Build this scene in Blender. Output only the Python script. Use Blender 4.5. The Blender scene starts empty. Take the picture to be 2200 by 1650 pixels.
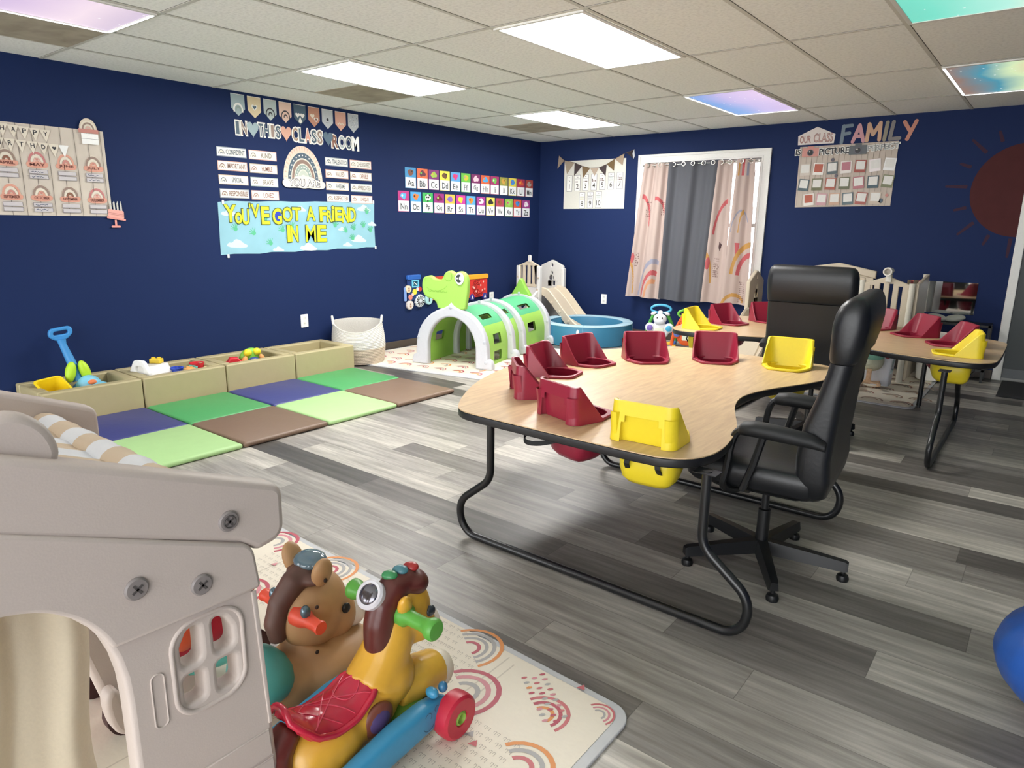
import bpy, bmesh, math, random
from mathutils import Vector, Matrix, Euler
random.seed(7)
R = math.radians
PI = math.pi
scene = bpy.context.scene
COL = scene.collection

# ---------------------------------------------------------------- camera
cam_data = bpy.data.cameras.new('camera')
cam = bpy.data.objects.new('camera', cam_data)
COL.objects.link(cam)
cam_data.sensor_width = 36.0
cam_data.lens = 1463.54 / 2200 * 36.0
cam_data.clip_start = 0.02
yaw, pitch, roll = -0.6681, -0.2308, 0.0122
fw = Vector((math.sin(yaw)*math.cos(pitch), math.cos(yaw)*math.cos(pitch), math.sin(pitch)))
rt0 = Vector((math.cos(yaw), -math.sin(yaw), 0)); up0 = rt0.cross(fw)
rt = math.cos(roll)*rt0 + math.sin(roll)*up0
up = -math.sin(roll)*rt0 + math.cos(roll)*up0
mw = Matrix((rt, up, -fw)).transposed().to_4x4()
mw.translation = Vector((5.5816, -7.6183, 1.3514))
cam.matrix_world = mw
scene.camera = cam

# ---------------------------------------------------------------- view and world
scene.view_settings.view_transform = 'Standard'
scene.view_settings.look = 'None'
scene.view_settings.gamma = 1.0
scene.view_settings.use_curve_mapping = False
scene.view_settings.exposure = 0.42
EM_WHITE, EM_COLOR = 25.0, 4.0          # strength of the clear and of the picture-covered ceiling lights
world = bpy.data.worlds.new('world'); scene.world = world
world.use_nodes = True
wn = world.node_tree.nodes; wl = world.node_tree.links
bg = wn['Background']
# the unseen front side of the room is left open to this even daylight
bg.inputs[0].default_value = (0.97, 0.985, 1.0, 1); bg.inputs[1].default_value = 4.4

# ---------------------------------------------------------------- materials
def lin(h):
    h = h.lstrip('#'); o = []
    for i in (0, 2, 4):
        c = int(h[i:i+2], 16)/255
        o.append(c/12.92 if c <= 0.04045 else ((c+0.055)/1.055)**2.4)
    return (*o, 1.0)
MATS = {}
def new_mat(name):
    m = bpy.data.materials.new(name); m.use_nodes = True
    return m, m.node_tree.nodes, m.node_tree.links, m.node_tree.nodes['Principled BSDF']
def M(hexc, rough=0.5, bump=0.0, scale=60.0, metal=0.0, var=0.05, coat=0.0, spec=0.5, trans=0.0):
    """a procedural paint / plastic / cloth: base colour with a little noise in value and roughness"""
    key = (hexc, rough, bump, scale, metal, var, coat, spec, trans)
    if key in MATS: return MATS[key]
    m, n, l, p = new_mat('mat_'+hexc.strip('#')+'_%d' % len(MATS))
    c = lin(hexc)
    tc = n.new('ShaderNodeTexCoord'); nz = n.new('ShaderNodeTexNoise')
    nz.inputs['Scale'].default_value = scale; nz.inputs['Detail'].default_value = 2
    l.new(tc.outputs['Object'], nz.inputs['Vector'])
    mx = n.new('ShaderNodeMix'); mx.data_type = 'RGBA'
    mx.inputs[6].default_value = tuple(x*(1-var) for x in c[:3])+(1,)
    mx.inputs[7].default_value = tuple(min(1, x*(1+var)) for x in c[:3])+(1,)
    l.new(nz.outputs['Fac'], mx.inputs[0]); l.new(mx.outputs[2], p.inputs['Base Color'])
    p.inputs['Roughness'].default_value = rough; p.inputs['Metallic'].default_value = metal
    p.inputs['Coat Weight'].default_value = coat; p.inputs['Specular IOR Level'].default_value = spec
    p.inputs['Transmission Weight'].default_value = trans
    if bump:
        b = n.new('ShaderNodeBump'); b.inputs['Strength'].default_value = bump; b.inputs['Distance'].default_value = 0.01
        l.new(nz.outputs['Fac'], b.inputs['Height']); l.new(b.outputs[0], p.inputs['Normal'])
    MATS[key] = m
    return m
def ramp(n, stops):
    r = n.new('ShaderNodeValToRGB'); e = r.color_ramp.elements
    while len(e) < len(stops): e.new(0.5)
    for i, (p_, c) in enumerate(stops): e[i].position = p_; e[i].color = lin(c)
    return r
def math_node(n, l, op, a, b=None):
    x = n.new('ShaderNodeMath'); x.operation = op
    for i, v in enumerate((a, b)):
        if v is None: continue
        if isinstance(v, (int, float)): x.inputs[i].default_value = v
        else: l.new(v, x.inputs[i])
    return x.outputs[0]

def floor_mat():
    m, n, l, p = new_mat('vinyl_planks')
    tc = n.new('ShaderNodeTexCoord'); sp = n.new('ShaderNodeSeparateXYZ'); l.new(tc.outputs['Object'], sp.inputs[0])
    X, Y = sp.outputs[0], sp.outputs[1]
    W, L = 0.177, 1.22
    ry = math_node(n, l, 'DIVIDE', math_node(n, l, 'ADD', Y, 20*W+0.003), W)
    row = math_node(n, l, 'FLOOR', ry)
    wn1 = n.new('ShaderNodeTexWhiteNoise'); wn1.noise_dimensions = '1D'; l.new(row, wn1.inputs['W'])
    cx = math_node(n, l, 'ADD', math_node(n, l, 'DIVIDE', X, L), math_node(n, l, 'ADD', wn1.outputs['Value'], 5))
    colm = math_node(n, l, 'FLOOR', cx)
    cmb = n.new('ShaderNodeCombineXYZ'); l.new(row, cmb.inputs[0]); l.new(colm, cmb.inputs[1])
    wn2 = n.new('ShaderNodeTexWhiteNoise'); wn2.noise_dimensions = '2D'; l.new(cmb.outputs[0], wn2.inputs['Vector'])
    base = ramp(n, [(0, '#635e5a'), (0.15, '#857f7a'), (0.33, '#a7a19b'), (0.55, '#bab4ac'), (0.78, '#cac4ba'), (1, '#d6d0c5')])
    l.new(wn2.outputs['Value'], base.inputs[0])
    # grain: noise stretched along the plank, shifted per plank
    gx = n.new('ShaderNodeCombineXYZ')
    l.new(math_node(n, l, 'ADD', math_node(n, l, 'MULTIPLY', X, 1.3), math_node(n, l, 'MULTIPLY', wn2.outputs['Value'], 50)), gx.inputs[0])
    l.new(math_node(n, l, 'MULTIPLY', Y, 16), gx.inputs[1])
    g1 = n.new('ShaderNodeTexNoise'); g1.inputs['Scale'].default_value = 1.6; g1.inputs['Detail'].default_value = 5; g1.inputs['Roughness'].default_value = 0.62
    l.new(gx.outputs[0], g1.inputs['Vector'])
    gr = ramp(n, [(0.28, '#6a6560'), (0.5, '#bcbcbc'), (0.72, '#ffffff')])
    l.new(g1.outputs['Fac'], gr.inputs[0])
    mx = n.new('ShaderNodeMix'); mx.data_type = 'RGBA'; mx.blend_type = 'MULTIPLY'; mx.inputs[0].default_value = 0.7
    l.new(base.outputs[0], mx.inputs[6]); l.new(gr.outputs[0], mx.inputs[7])
    # thin dark joints
    fy = math_node(n, l, 'FRACT', ry); fx = math_node(n, l, 'FRACT', cx)
    jy = math_node(n, l, 'LESS_THAN', math_node(n, l, 'MINIMUM', fy, math_node(n, l, 'SUBTRACT', 1.0, fy)), 0.006)
    jx = math_node(n, l, 'LESS_THAN', math_node(n, l, 'MINIMUM', fx, math_node(n, l, 'SUBTRACT', 1.0, fx)), 0.0010)
    j = math_node(n, l, 'MAXIMUM', jy, jx)
    mj = n.new('ShaderNodeMix'); mj.data_type = 'RGBA'; l.new(math_node(n, l, 'MULTIPLY', j, 0.5), mj.inputs[0])
    l.new(mx.outputs[2], mj.inputs[6]); mj.inputs[7].default_value = lin('#3a3633')
    l.new(mj.outputs[2], p.inputs['Base Color'])
    p.inputs['Roughness'].default_value = 0.38
    b = n.new('ShaderNodeBump'); b.inputs['Strength'].default_value = 0.12; b.inputs['Distance'].default_value = 0.004
    l.new(g1.outputs['Fac'], b.inputs['Height']); l.new(b.outputs[0], p.inputs['Normal'])
    return m
def ceiling_tile_mat():
    m, n, l, p = new_mat('ceiling_tile')
    tc = n.new('ShaderNodeTexCoord'); nz = n.new('ShaderNodeTexNoise'); nz.inputs['Scale'].default_value = 55; nz.inputs['Detail'].default_value = 4
    l.new(tc.outputs['Object'], nz.inputs['Vector'])
    r = ramp(n, [(0.35, '#e9e8e3'), (0.55, '#f4f3ee')]); l.new(nz.outputs['Fac'], r.inputs[0]); l.new(r.outputs[0], p.inputs['Base Color'])
    b = n.new('ShaderNodeBump'); b.inputs['Strength'].default_value = 0.35; b.inputs['Distance'].default_value = 0.004
    l.new(nz.outputs['Fac'], b.inputs['Height']); l.new(b.outputs[0], p.inputs['Normal'])
    p.inputs['Roughness'].default_value = 0.95; p.inputs['Specular IOR Level'].default_value = 0.1
    return m
def wood_mat(name, c0, c1, along='X', rough=0.35, k=7.0):
    m, n, l, p = new_mat(name)
    tc = n.new('ShaderNodeTexCoord'); mp = n.new('ShaderNodeMapping')
    mp.inputs['Scale'].default_value = (1.2, k, k) if along == 'X' else (k, 1.2, k)
    l.new(tc.outputs['Object'], mp.inputs[0])
    nz = n.new('ShaderNodeTexNoise'); nz.inputs['Scale'].default_value = 5; nz.inputs['Detail'].default_value = 6; nz.inputs['Distortion'].default_value = 0.6
    l.new(mp.outputs[0], nz.inputs['Vector'])
    r = ramp(n, [(0.3, c0), (0.65, c1)]); l.new(nz.outputs['Fac'], r.inputs[0]); l.new(r.outputs[0], p.inputs['Base Color'])
    p.inputs['Roughness'].default_value = rough
    return m
def galaxy_mat(name, stops, strength, axis=0, scale=1.6):
    """backlit printed light cover: soft colour clouds with small stars"""
    m, n, l, p = new_mat(name)
    tc = n.new('ShaderNodeTexCoord'); nz = n.new('ShaderNodeTexNoise'); nz.inputs['Scale'].default_value = scale; nz.inputs['Detail'].default_value = 4
    l.new(tc.outputs['Object'], nz.inputs['Vector'])
    sp = n.new('ShaderNodeSeparateXYZ'); l.new(tc.outputs['Object'], sp.inputs[0])
    a = math_node(n, l, 'ADD', math_node(n, l, 'MULTIPLY', sp.outputs[axis], 1.1), 0.5)
    f = math_node(n, l, 'ADD', math_node(n, l, 'MULTIPLY', a, 0.7), math_node(n, l, 'MULTIPLY', nz.outputs['Fac'], 0.3))
    r = ramp(n, stops); l.new(f, r.inputs[0])
    vo = n.new('ShaderNodeTexVoronoi'); vo.inputs['Scale'].default_value = 14; l.new(tc.outputs['Object'], vo.inputs['Vector'])
    st = math_node(n, l, 'LESS_THAN', vo.outputs['Distance'], 0.09)
    mx = n.new('ShaderNodeMix'); mx.data_type = 'RGBA'; l.new(st, mx.inputs[0]); l.new(r.outputs[0], mx.inputs[6]); mx.inputs[7].default_value = (1, 1, 1, 1)
    l.new(mx.outputs[2], p.inputs['Emission Color']); p.inputs['Emission Strength'].default_value = strength
    p.inputs['Base Color'].default_value = (0.1, 0.1, 0.1, 1)
    return m
def emit_mat(name, col, strength):
    m, n, l, p = new_mat(name)
    p.inputs['Base Color'].default_value = (0.8, 0.8, 0.8, 1)
    p.inputs['Emission Color'].default_value = col; p.inputs['Emission Strength'].default_value = strength
    return m

# ---------------------------------------------------------------- mesh builder
def rpoly(pts, r, seg=5):
    """round the corners of a closed 2D polygon; r is one radius or a list"""
    out = []; n = len(pts)
    for i in range(n):
        p0, p1, p2 = Vector(pts[i-1]), Vector(pts[i]), Vector(pts[(i+1) % n])
        ri = r[i] if isinstance(r, (list, tuple)) else r
        a, b = (p0-p1), (p2-p1); la, lb = a.length, b.length
        if ri <= 0 or la < 1e-6 or lb < 1e-6: out.append(tuple(p1)); continue
        a.normalize(); b.normalize()
        ang = a.angle(b)
        if ang > PI-0.02: out.append(tuple(p1)); continue
        d = min(ri/math.tan(ang/2), la*0.48, lb*0.48); rr = d*math.tan(ang/2)
        c = p1 + (a+b).normalized()*(rr/math.sin(ang/2))
        s, e = p1+a*d-c, p1+b*d-c
        a0 = math.atan2(s.y, s.x); a1 = math.atan2(e.y, e.x); da = (a1-a0+PI) % (2*PI)-PI
        for k in range(seg+1):
            t = a0+da*k/seg; out.append((c.x+rr*math.cos(t), c.y+rr*math.sin(t)))
    return out
def round_path(pts, r, seg=6):
    """open 3D path with its bends rounded to radius r"""
    out = [tuple(pts[0])]
    for i in range(1, len(pts)-1):
        p0, p1, p2 = Vector(pts[i-1]), Vector(pts[i]), Vector(pts[i+1]); a, b = p0-p1, p2-p1; la, lb = a.length, b.length; a.normalize(); b.normalize()
        ang = a.angle(b)
        if ang > PI-0.02: out.append(tuple(p1)); continue
        d = min(r/math.tan(ang/2), la*0.48, lb*0.48); rr = d*math.tan(ang/2); n = (a+b).normalized(); c = p1+n*(rr/math.sin(ang/2)); s, e = p1+a*d-c, p1+b*d-c; w = s.angle(e)
        for k in range(seg+1):
            t = k/seg; out.append(tuple(c+(s*math.sin((1-t)*w)+e*math.sin(t*w))/math.sin(w)))
    out.append(tuple(pts[-1])); return out
def rrect(x0, y0, x1, y1, r, seg=4): return rpoly([(x0, y0), (x1, y0), (x1, y1), (x0, y1)], r, seg)
def circ(cx, cy, r, n=20, ry=None): return [(cx+r*math.cos(2*PI*i/n), cy+(ry or r)*math.sin(2*PI*i/n)) for i in range(n)]
def smooth_closed(pts, it=2):
    for _ in range(it):
        q = []
        for i in range(len(pts)):
            a, b = pts[i], pts[(i+1) % len(pts)]
            q += [tuple(0.75*a[k]+0.25*b[k] for k in range(len(a))), tuple(0.25*a[k]+0.75*b[k] for k in range(len(a)))]
        pts = q
    return pts
def smooth_open(pts, it=2):
    for _ in range(it):
        q = [pts[0]]
        for i in range(len(pts)-1):
            a, b = pts[i], pts[i+1]
            q += [tuple(0.75*a[k]+0.25*b[k] for k in range(len(a))), tuple(0.25*a[k]+0.75*b[k] for k in range(len(a)))]
        q.append(pts[-1]); pts = q
    return pts
def frame(o, u, v, w): 
    m = Matrix((Vector(u), Vector(v), Vector(w))).transposed().to_4x4(); m.translation = Vector(o); return m
I4 = Matrix.Identity(4)

def curve_mesh(loops, th, bev, seg=2):
    cu = bpy.data.curves.new('tmp', 'CURVE'); cu.dimensions = '2D'; cu.fill_mode = 'BOTH'
    for lp in loops:
        s = cu.splines.new('POLY'); s.points.add(len(lp)-1)
        for i, q in enumerate(lp): s.points[i].co = (q[0], q[1], 0, 1)
        s.use_cyclic_u = True
    cu.extrude = max(th/2-bev, 0.00001); cu.bevel_depth = bev; cu.offset = -bev; cu.bevel_resolution = seg
    ob = bpy.data.objects.new('tmp', cu); me = bpy.data.meshes.new_from_object(ob)
    vs = [v.co.copy() for v in me.vertices]; fs = [tuple(p.vertices) for p in me.polygons]
    bpy.data.objects.remove(ob); bpy.data.curves.remove(cu); bpy.data.meshes.remove(me)
    return vs, fs
TXT = {}
def text_mesh(s, off=0.0, ext=0.0, shear=0.0):
    k = (s, off, ext, shear)
    if k in TXT: return TXT[k]
    cu = bpy.data.curves.new('tmp', 'FONT'); cu.body = s; cu.size = 1; cu.offset = off; cu.extrude = ext; cu.shear = shear; cu.resolution_u = 3
    ob = bpy.data.objects.new('tmp', cu); me = bpy.data.meshes.new_from_object(ob)
    vs = [v.co.copy() for v in me.vertices]; fs = [tuple(p.vertices) for p in me.polygons]
    bpy.data.objects.remove(ob); bpy.data.curves.remove(cu); bpy.data.meshes.remove(me)
    TXT[k] = (vs, fs); return TXT[k]

class B:
    def __init__(self): self.v = []; self.f = []; self.mi = []; self.m = []; self.xf = I4
    def add(self, vs, fs, mat, xf=None):
        x = self.xf @ xf if xf is not None else self.xf
        o = len(self.v); self.v += [tuple(x @ Vector(q)) for q in vs]
        if mat not in self.m: self.m.append(mat)
        k = self.m.index(mat)
        for q in fs: self.f.append(tuple(i+o for i in q)); self.mi.append(k)
        return self
    def box(self, x0, y0, z0, x1, y1, z1, mat, xf=None):
        vs = [(x, y, z) for x in (x0, x1) for y in (y0, y1) for z in (z0, z1)]
        return self.add(vs, [(0, 1, 3, 2), (4, 6, 7, 5), (0, 4, 5, 1), (2, 3, 7, 6), (0, 2, 6, 4), (1, 5, 7, 3)], mat, xf)
    def plate(self, loops, th, mat, bev=0.0, w0=None, xf=None, seg=2):
        """flat plate with rounded edges; loops: outline then holes; back face at w0 (default -th/2)"""
        if loops and not isinstance(loops[0][0], (tuple, list, Vector)): loops = [loops]
        vs, fs = curve_mesh(loops, th, bev, seg)
        if w0 is not None: vs = [(a.x, a.y, a.z+th/2+w0) for a in vs]
        return self.add(vs, fs, mat, xf)
    def tube(self, pts, r, mat, n=10, closed=False, xf=None, caps=True, flat=1.0):
        P = [Vector(p) for p in pts]; N = len(P); rings = []
        rr = r if isinstance(r, (list, tuple)) else [r]*N
        T = []
        for i in range(N):
            if closed: t = P[(i+1) % N]-P[i-1]
            else: t = P[min(i+1, N-1)]-P[max(i-1, 0)]
            T.append(t.normalized())
        ref = Vector((0, 0, 1)) if abs(T[0].z) < 0.9 else Vector((1, 0, 0))
        nn = (ref-T[0]*ref.dot(T[0])).normalized()
        vs = []
        for i in range(N):
            nn = (nn-T[i]*nn.dot(T[i])).normalized(); bb = T[i].cross(nn)
            for k in range(n):
                a = 2*PI*k/n; vs.append(P[i]+(nn*math.cos(a)+bb*math.sin(a)*flat)*rr[i])
        fs = []
        for i in range(N if closed else N-1):
            j = (i+1) % N
            for k in range(n): fs.append((i*n+k, i*n+(k+1) % n, j*n+(k+1) % n, j*n+k))
        if caps and not closed: fs += [tuple(range(n))[::-1], tuple((N-1)*n+k for k in range(n))]
        return self.add(vs, fs, mat, xf)
    def ribbon(self, pts, wdir, w, th, mat, xf=None):
        """flat strap along pts; wdir is its width direction"""
        P = [Vector(p) for p in pts]; W = Vector(wdir).normalized()*w/2; vs = []; fs = []
        for i, p in enumerate(P):
            t = (P[min(i+1, len(P)-1)]-P[max(i-1, 0)]).normalized(); nn = t.cross(W).normalized()*th/2
            vs += [p+W+nn, p-W+nn, p-W-nn, p+W-nn]
        for i in range(len(P)-1):
            for k in range(4): fs.append((i*4+k, i*4+(k+1) % 4, i*4+4+(k+1) % 4, i*4+4+k))
        fs += [(3, 2, 1, 0), tuple(len(vs)-4+k for k in range(4))]
        return self.add(vs, fs, mat, xf)
    def loft(self, rings, mat, caps=True, closed=True, xf=None):
        n = len(rings[0]); vs = [q for r_ in rings for q in r_]; fs = []
        for i in range(len(rings)-1):
            for k in range(n if closed else n-1):
                fs.append((i*n+k, i*n+(k+1) % n, (i+1)*n+(k+1) % n, (i+1)*n+k))
        if caps and closed: fs += [tuple(range(n))[::-1], tuple((len(rings)-1)*n+k for k in range(n))]
        return self.add(vs, fs, mat, xf)
    def lathe(self, prof, mat, n=24, xf=None, caps=True, sx=1.0, sy=1.0):
        rings = [[(r_*math.cos(2*PI*k/n)*sx, r_*math.sin(2*PI*k/n)*sy, z) for k in range(n)] for r_, z in prof]
        return self.loft(rings, mat, caps, True, xf)
    def ell(self, c, r, mat, rot=(0, 0, 0), nu=18, nv=12, xf=None):
        rx, ry, rz = r if isinstance(r, (tuple, list)) else (r, r, r)
        m = Matrix.Translation(Vector(c)) @ Euler(rot).to_matrix().to_4x4()
        if xf is not None: m = xf @ m
        vs = [(0, 0, rz)]; fs = []
        for j in range(1, nv):
            t = PI*j/nv
            for k in range(nu): a = 2*PI*k/nu; vs.append((rx*math.sin(t)*math.cos(a), ry*math.sin(t)*math.sin(a), rz*math.cos(t)))
        vs.append((0, 0, -rz))
        for k in range(nu):
            fs.append((0, 1+k, 1+(k+1) % nu)); fs.append((len(vs)-1, 1+(nv-2)*nu+(k+1) % nu, 1+(nv-2)*nu+k))
            for j in range(nv-2): fs.append((1+j*nu+k, 1+(j+1)*nu+k, 1+(j+1)*nu+(k+1) % nu, 1+j*nu+(k+1) % nu))
        return self.add(vs, fs, mat, m)
    def grid(self, fn, nu, nv, mat, th=0.0, xf=None):
        """fn(s,t) -> point, s,t in 0..1; th>0 gives it a back side"""
        P = [[Vector(fn(i/nu, j/nv)) for j in range(nv+1)] for i in range(nu+1)]
        vs = [q for row in P for q in row]; k = nv+1
        fs = [(i*k+j, (i+1)*k+j, (i+1)*k+j+1, i*k+j+1) for i in range(nu) for j in range(nv)]
        if th:
            o = len(vs); bk = []
            for i in range(nu+1):
                for j in range(nv+1):
                    a = P[min(i+1, nu)][j]-P[max(i-1, 0)][j]; b = P[i][min(j+1, nv)]-P[i][max(j-1, 0)]
                    bk.append(P[i][j]-a.cross(b).normalized()*th)
            vs += bk
            fs += [tuple(o+q for q in f_[::-1]) for f_ in fs]
            for i in range(nu): fs += [(i*k, o+i*k, o+(i+1)*k, (i+1)*k), ((i+1)*k+nv, o+(i+1)*k+nv, o+i*k+nv, i*k+nv)]
            for j in range(nv): fs += [(j+1, o+j+1, o+j, j), (nu*k+j, o+nu*k+j, o+nu*k+j+1, nu*k+j+1)]
        return self.add(vs, fs, mat, xf)
    def text(self, s, x0, y0, x1, y1, mat, w=0.0, off=0.0, ext=0.0, xf=None, shear=0.0, keep=False):
        vs, fs = text_mesh(s, off, ext, shear)
        if not vs: return self
        ax, bx = min(q.x for q in vs), max(q.x for q in vs); ay, by = min(q.y for q in vs), max(q.y for q in vs)
        sx = (x1-x0)/max(bx-ax, 1e-6); sy = (y1-y0)/max(by-ay, 1e-6)
        if keep: sx = min(sx, sy)
        cx = (x0+x1)/2
        vs = [(cx+(q.x-(ax+bx)/2)*sx, y0+(q.y-ay)*sy, w+q.z*min(sx, sy)) for q in vs]
        return self.add(vs, fs, mat, xf)
    # flat drawing on a plane, each call a hair above the last
    def fl(self): self.w = getattr(self, 'w', 0.0)+getattr(self, 'st', 0.0004); return self.w
    def poly(self, pts, mat, xf=None):
        w = self.fl(); return self.add([(a, b, w) for a, b in pts], [tuple(range(len(pts)))], mat, xf)
    def rect(self, x0, y0, x1, y1, mat, xf=None): return self.poly([(x0, y0), (x1, y0), (x1, y1), (x0, y1)], mat, xf)
    def arc(self, cx, cy, r0, r1, mat, a0=0.0, a1=180.0, n=14, sy=1.0, xf=None):
        w = self.fl(); vs = []; fs = []
        for i in range(n+1):
            a = R(a0+(a1-a0)*i/n); c, s = math.cos(a), math.sin(a)
            vs += [(cx+r0*c, cy+r0*s*sy, w), (cx+r1*c, cy+r1*s*sy, w)]
        for i in range(n): fs.append((2*i, 2*i+1, 2*i+3, 2*i+2))
        return self.add(vs, fs, mat, xf)
    def rainbow(self, cx, cy, r, mats, sy=1.0, gap=0.25, a0=0.0, a1=180.0, xf=None, n=14):
        k = len(mats); st = r*0.85/k
        for i, mm in enumerate(mats): self.arc(cx, cy, r-(i+1)*st+st*gap, r-i*st, mm, a0, a1, n, sy, xf)
        return self
    def heart(self, cx, cy, s, mat, xf=None, sy=1.0):
        pts = []
        for i in range(24):
            t = 2*PI*i/24; pts.append((cx+s*16*math.sin(t)**3/34, cy+sy*s*(13*math.cos(t)-5*math.cos(2*t)-2*math.cos(3*t)-math.cos(4*t))/34))
        return self.poly(pts[::-1], mat, xf)
    def txt(self, s, x0, y0, x1, y1, mat, off=0.0, xf=None, keep=False): return self.text(s, x0, y0, x1, y1, mat, self.fl(), off, 0.0, xf, 0.0, keep)
    def scribble(self, x0, x1, y, h, mat, n=9):
        pts = [(x0+(x1-x0)*i/n, y+h*random.uniform(-1, 1)) for i in range(n+1)]; t = h*0.35
        w = self.fl(); vs = []; fs = []
        for a, b in pts: vs += [(a, b-t, w), (a, b+t, w)]
        for i in range(n): fs.append((2*i, 2*i+2, 2*i+3, 2*i+1))
        return self.add(vs, fs, mat)
    def mesh(self, name, ang=40):
        me = bpy.data.meshes.new(name); me.from_pydata(self.v, [], self.f)
        for m in self.m: me.materials.append(m)
        me.polygons.foreach_set('material_index', self.mi)
        me.polygons.foreach_set('use_smooth', [True]*len(self.f)); me.update()
        me.set_sharp_from_angle(angle=R(ang))
        return me
    def build(self, name, parent=None, ang=40, bevel=0.0, sub=0, remesh=0.0, smooth=0, fixn=False):
        me = self.mesh(name, ang)
        if fixn or bevel:
            bm = bmesh.new(); bm.from_mesh(me); bmesh.ops.recalc_face_normals(bm, faces=bm.faces); bm.to_mesh(me); bm.free()
        o = bpy.data.objects.new(name, me); COL.objects.link(o)
        if parent is not None: o.parent = parent
        if bevel:
            md = o.modifiers.new('bevel', 'BEVEL'); md.width = bevel; md.segments = 3; md.limit_method = 'ANGLE'; md.angle_limit = R(40)
        if remesh:
            md = o.modifiers.new('remesh', 'REMESH'); md.mode = 'VOXEL'; md.voxel_size = remesh; md.use_smooth_shade = True
            if smooth: ms = o.modifiers.new('smooth', 'SMOOTH'); ms.iterations = smooth; ms.factor = 0.5
        if sub: ms = o.modifiers.new('sub', 'SUBSURF'); ms.levels = sub; ms.render_levels = sub
        return o
def thing(name, label, cat, loc=(0, 0, 0), rz=0.0, group=None):
    o = bpy.data.objects.new(name, None); COL.objects.link(o); o.empty_display_size = 0.1
    o.location = loc; o.rotation_euler = (0, 0, rz)
    return tag(o, label, cat, group)
def tag(o, label, cat, group=None):
    o['label'] = label; o['category'] = cat
    if group: o['group'] = group
    return o
def struct(o): o['kind'] = 'structure'; return o
LW = frame((0, 0, 0), (0, 1, 0), (0, 0, 1), (1, 0, 0))       # left wall plane: (y, z, out)
BW = frame((0, 0, 0), (1, 0, 0), (0, 0, 1), (0, -1, 0))      # back wall plane: (x, z, out)
def on_wall(F, u, v, w=0.001): return F @ Matrix.Translation((u, v, w))

# palette
WHITE, BLACK = M('#f2f2f0', 0.55), M('#151515', 0.45)
RED, YEL, BLU, GRN = M('#d8303a', 0.4), M('#f0d21e', 0.4), M('#2f62b8', 0.4), M('#5cb544', 0.4)
# ================================================================ the room
XR, YF, H = 8.2, -10.4, 2.40
T = 0.6096
LX = [0.493+T*i for i in range(13)]
RY = [-0.834-2*T*k for k in range(8)]
navy = M('#182954', 0.68, 0.05, 220, var=0.04, spec=0.2)
b = B(); b.box(-0.1, YF-0.1, -0.06, XR+0.1, 0.2, 0.0, floor_mat()); struct(b.build('floor'))
b = B(); tile = ceiling_tile_mat(); bar = M('#cdcac0', 0.6); gap = M('#55534d', 0.9)  # gap: dark strip colour that paints the thin shadow line beside each bar
b.box(-0.1, YF-0.1, H, XR+0.1, 0.2, H+0.06, tile)
for x in LX:
    if x < XR:
        b.box(x-0.012, YF, H-0.003, x+0.012, 0, H-0.0002, bar)
        b.box(x+0.012, YF, H-0.0012, x+0.0145, 0, H-0.0002, gap)
for y in RY:
    b.box(0, y-0.012, H-0.0032, XR, y+0.012, H-0.0002, bar)
    b.box(0, y-0.0145, H-0.0012, XR, y-0.012, H-0.0002, gap)
struct(b.build('ceiling'))
b = B(); b.box(-0.12, YF-0.1, 0, 0, 0.12, H, navy); struct(b.build('wall_left'))
b = B(); b.plate([[(0, 0), (XR, 0), (XR, H), (0, H)], [(1.565, 0.66), (1.565, 2.07), (2.93, 2.07), (2.93, 0.66)]], 0.12, navy, 0, -0.12, BW)
struct(b.build('wall_back'))
b = B(); b.box(XR, YF-0.1, 0, XR+0.12, 0.12, H, navy); struct(b.build('wall_right'))
brown = M('#4a4039', 0.5)
b = B(); b.box(0, YF, 0, 0.012, 0, 0.085, brown); struct(b.build('baseboard_left', bevel=0.004))
b = B(); b.box(0.012, -0.012, 0, 5.24, 0, 0.085, brown); struct(b.build('baseboard_back', bevel=0.004))

# window: casing, sash, pane
casing = M('#ecebe6', 0.45)
b = B()
outer = [(1.462, 0.56), (3.03, 0.56), (3.03, 2.165), (1.462, 2.165)]
hole = [(1.565, 0.66), (1.565, 2.07), (2.93, 2.07), (2.93, 0.66)]
b.plate([outer, hole], 0.018, casing, 0.004, 0.0, BW)
b.plate([outer, [(1.49, 0.588), (1.49, 2.137), (3.002, 2.137), (3.002, 0.588)]], 0.028, casing, 0.006, 0.0, BW)
b.plate([[(1.545, 0.64), (2.95, 0.64), (2.95, 2.09), (1.545, 2.09)], hole], 0.024, casing, 0.005, 0.0, BW)
struct(b.build('trim_1'))
b = B()
for x0, x1, z0, z1 in ((1.565, 1.60, 0.66, 2.07), (2.895, 2.93, 0.66, 2.07), (1.60, 2.895, 0.66, 0.70), (1.60, 2.895, 2.03, 2.07), (1.60, 2.895, 1.345, 1.385)):
    b.box(x0, 0.05, z0, x1, 0.085, z1, casing)
for i in range(4): b.box(2.835+0.012*i, 0.045, 0.70, 2.839+0.012*i, 0.05, 2.03, M('#d8d6cf', 0.5))
w1 = struct(b.build('window_1'))
gm, gn, gl, gp = new_mat('window_glass')
gn.remove(gp); out = gn['Material Output']
tr = gn.new('ShaderNodeBsdfTransparent'); gs = gn.new('ShaderNodeBsdfGlossy'); gs.inputs['Roughness'].default_value = 0.03
mx = gn.new('ShaderNodeMixShader'); fr = gn.new('ShaderNodeFresnel'); gl.new(fr.outputs[0], mx.inputs[0]); gl.new(tr.outputs[0], mx.inputs[1]); gl.new(gs.outputs[0], mx.inputs[2]); gl.new(mx.outputs[0], out.inputs[0])
b = B(); b.box(1.60, 0.064, 0.70, 2.895, 0.070, 2.03, gm); b.build('pane', w1)

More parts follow.
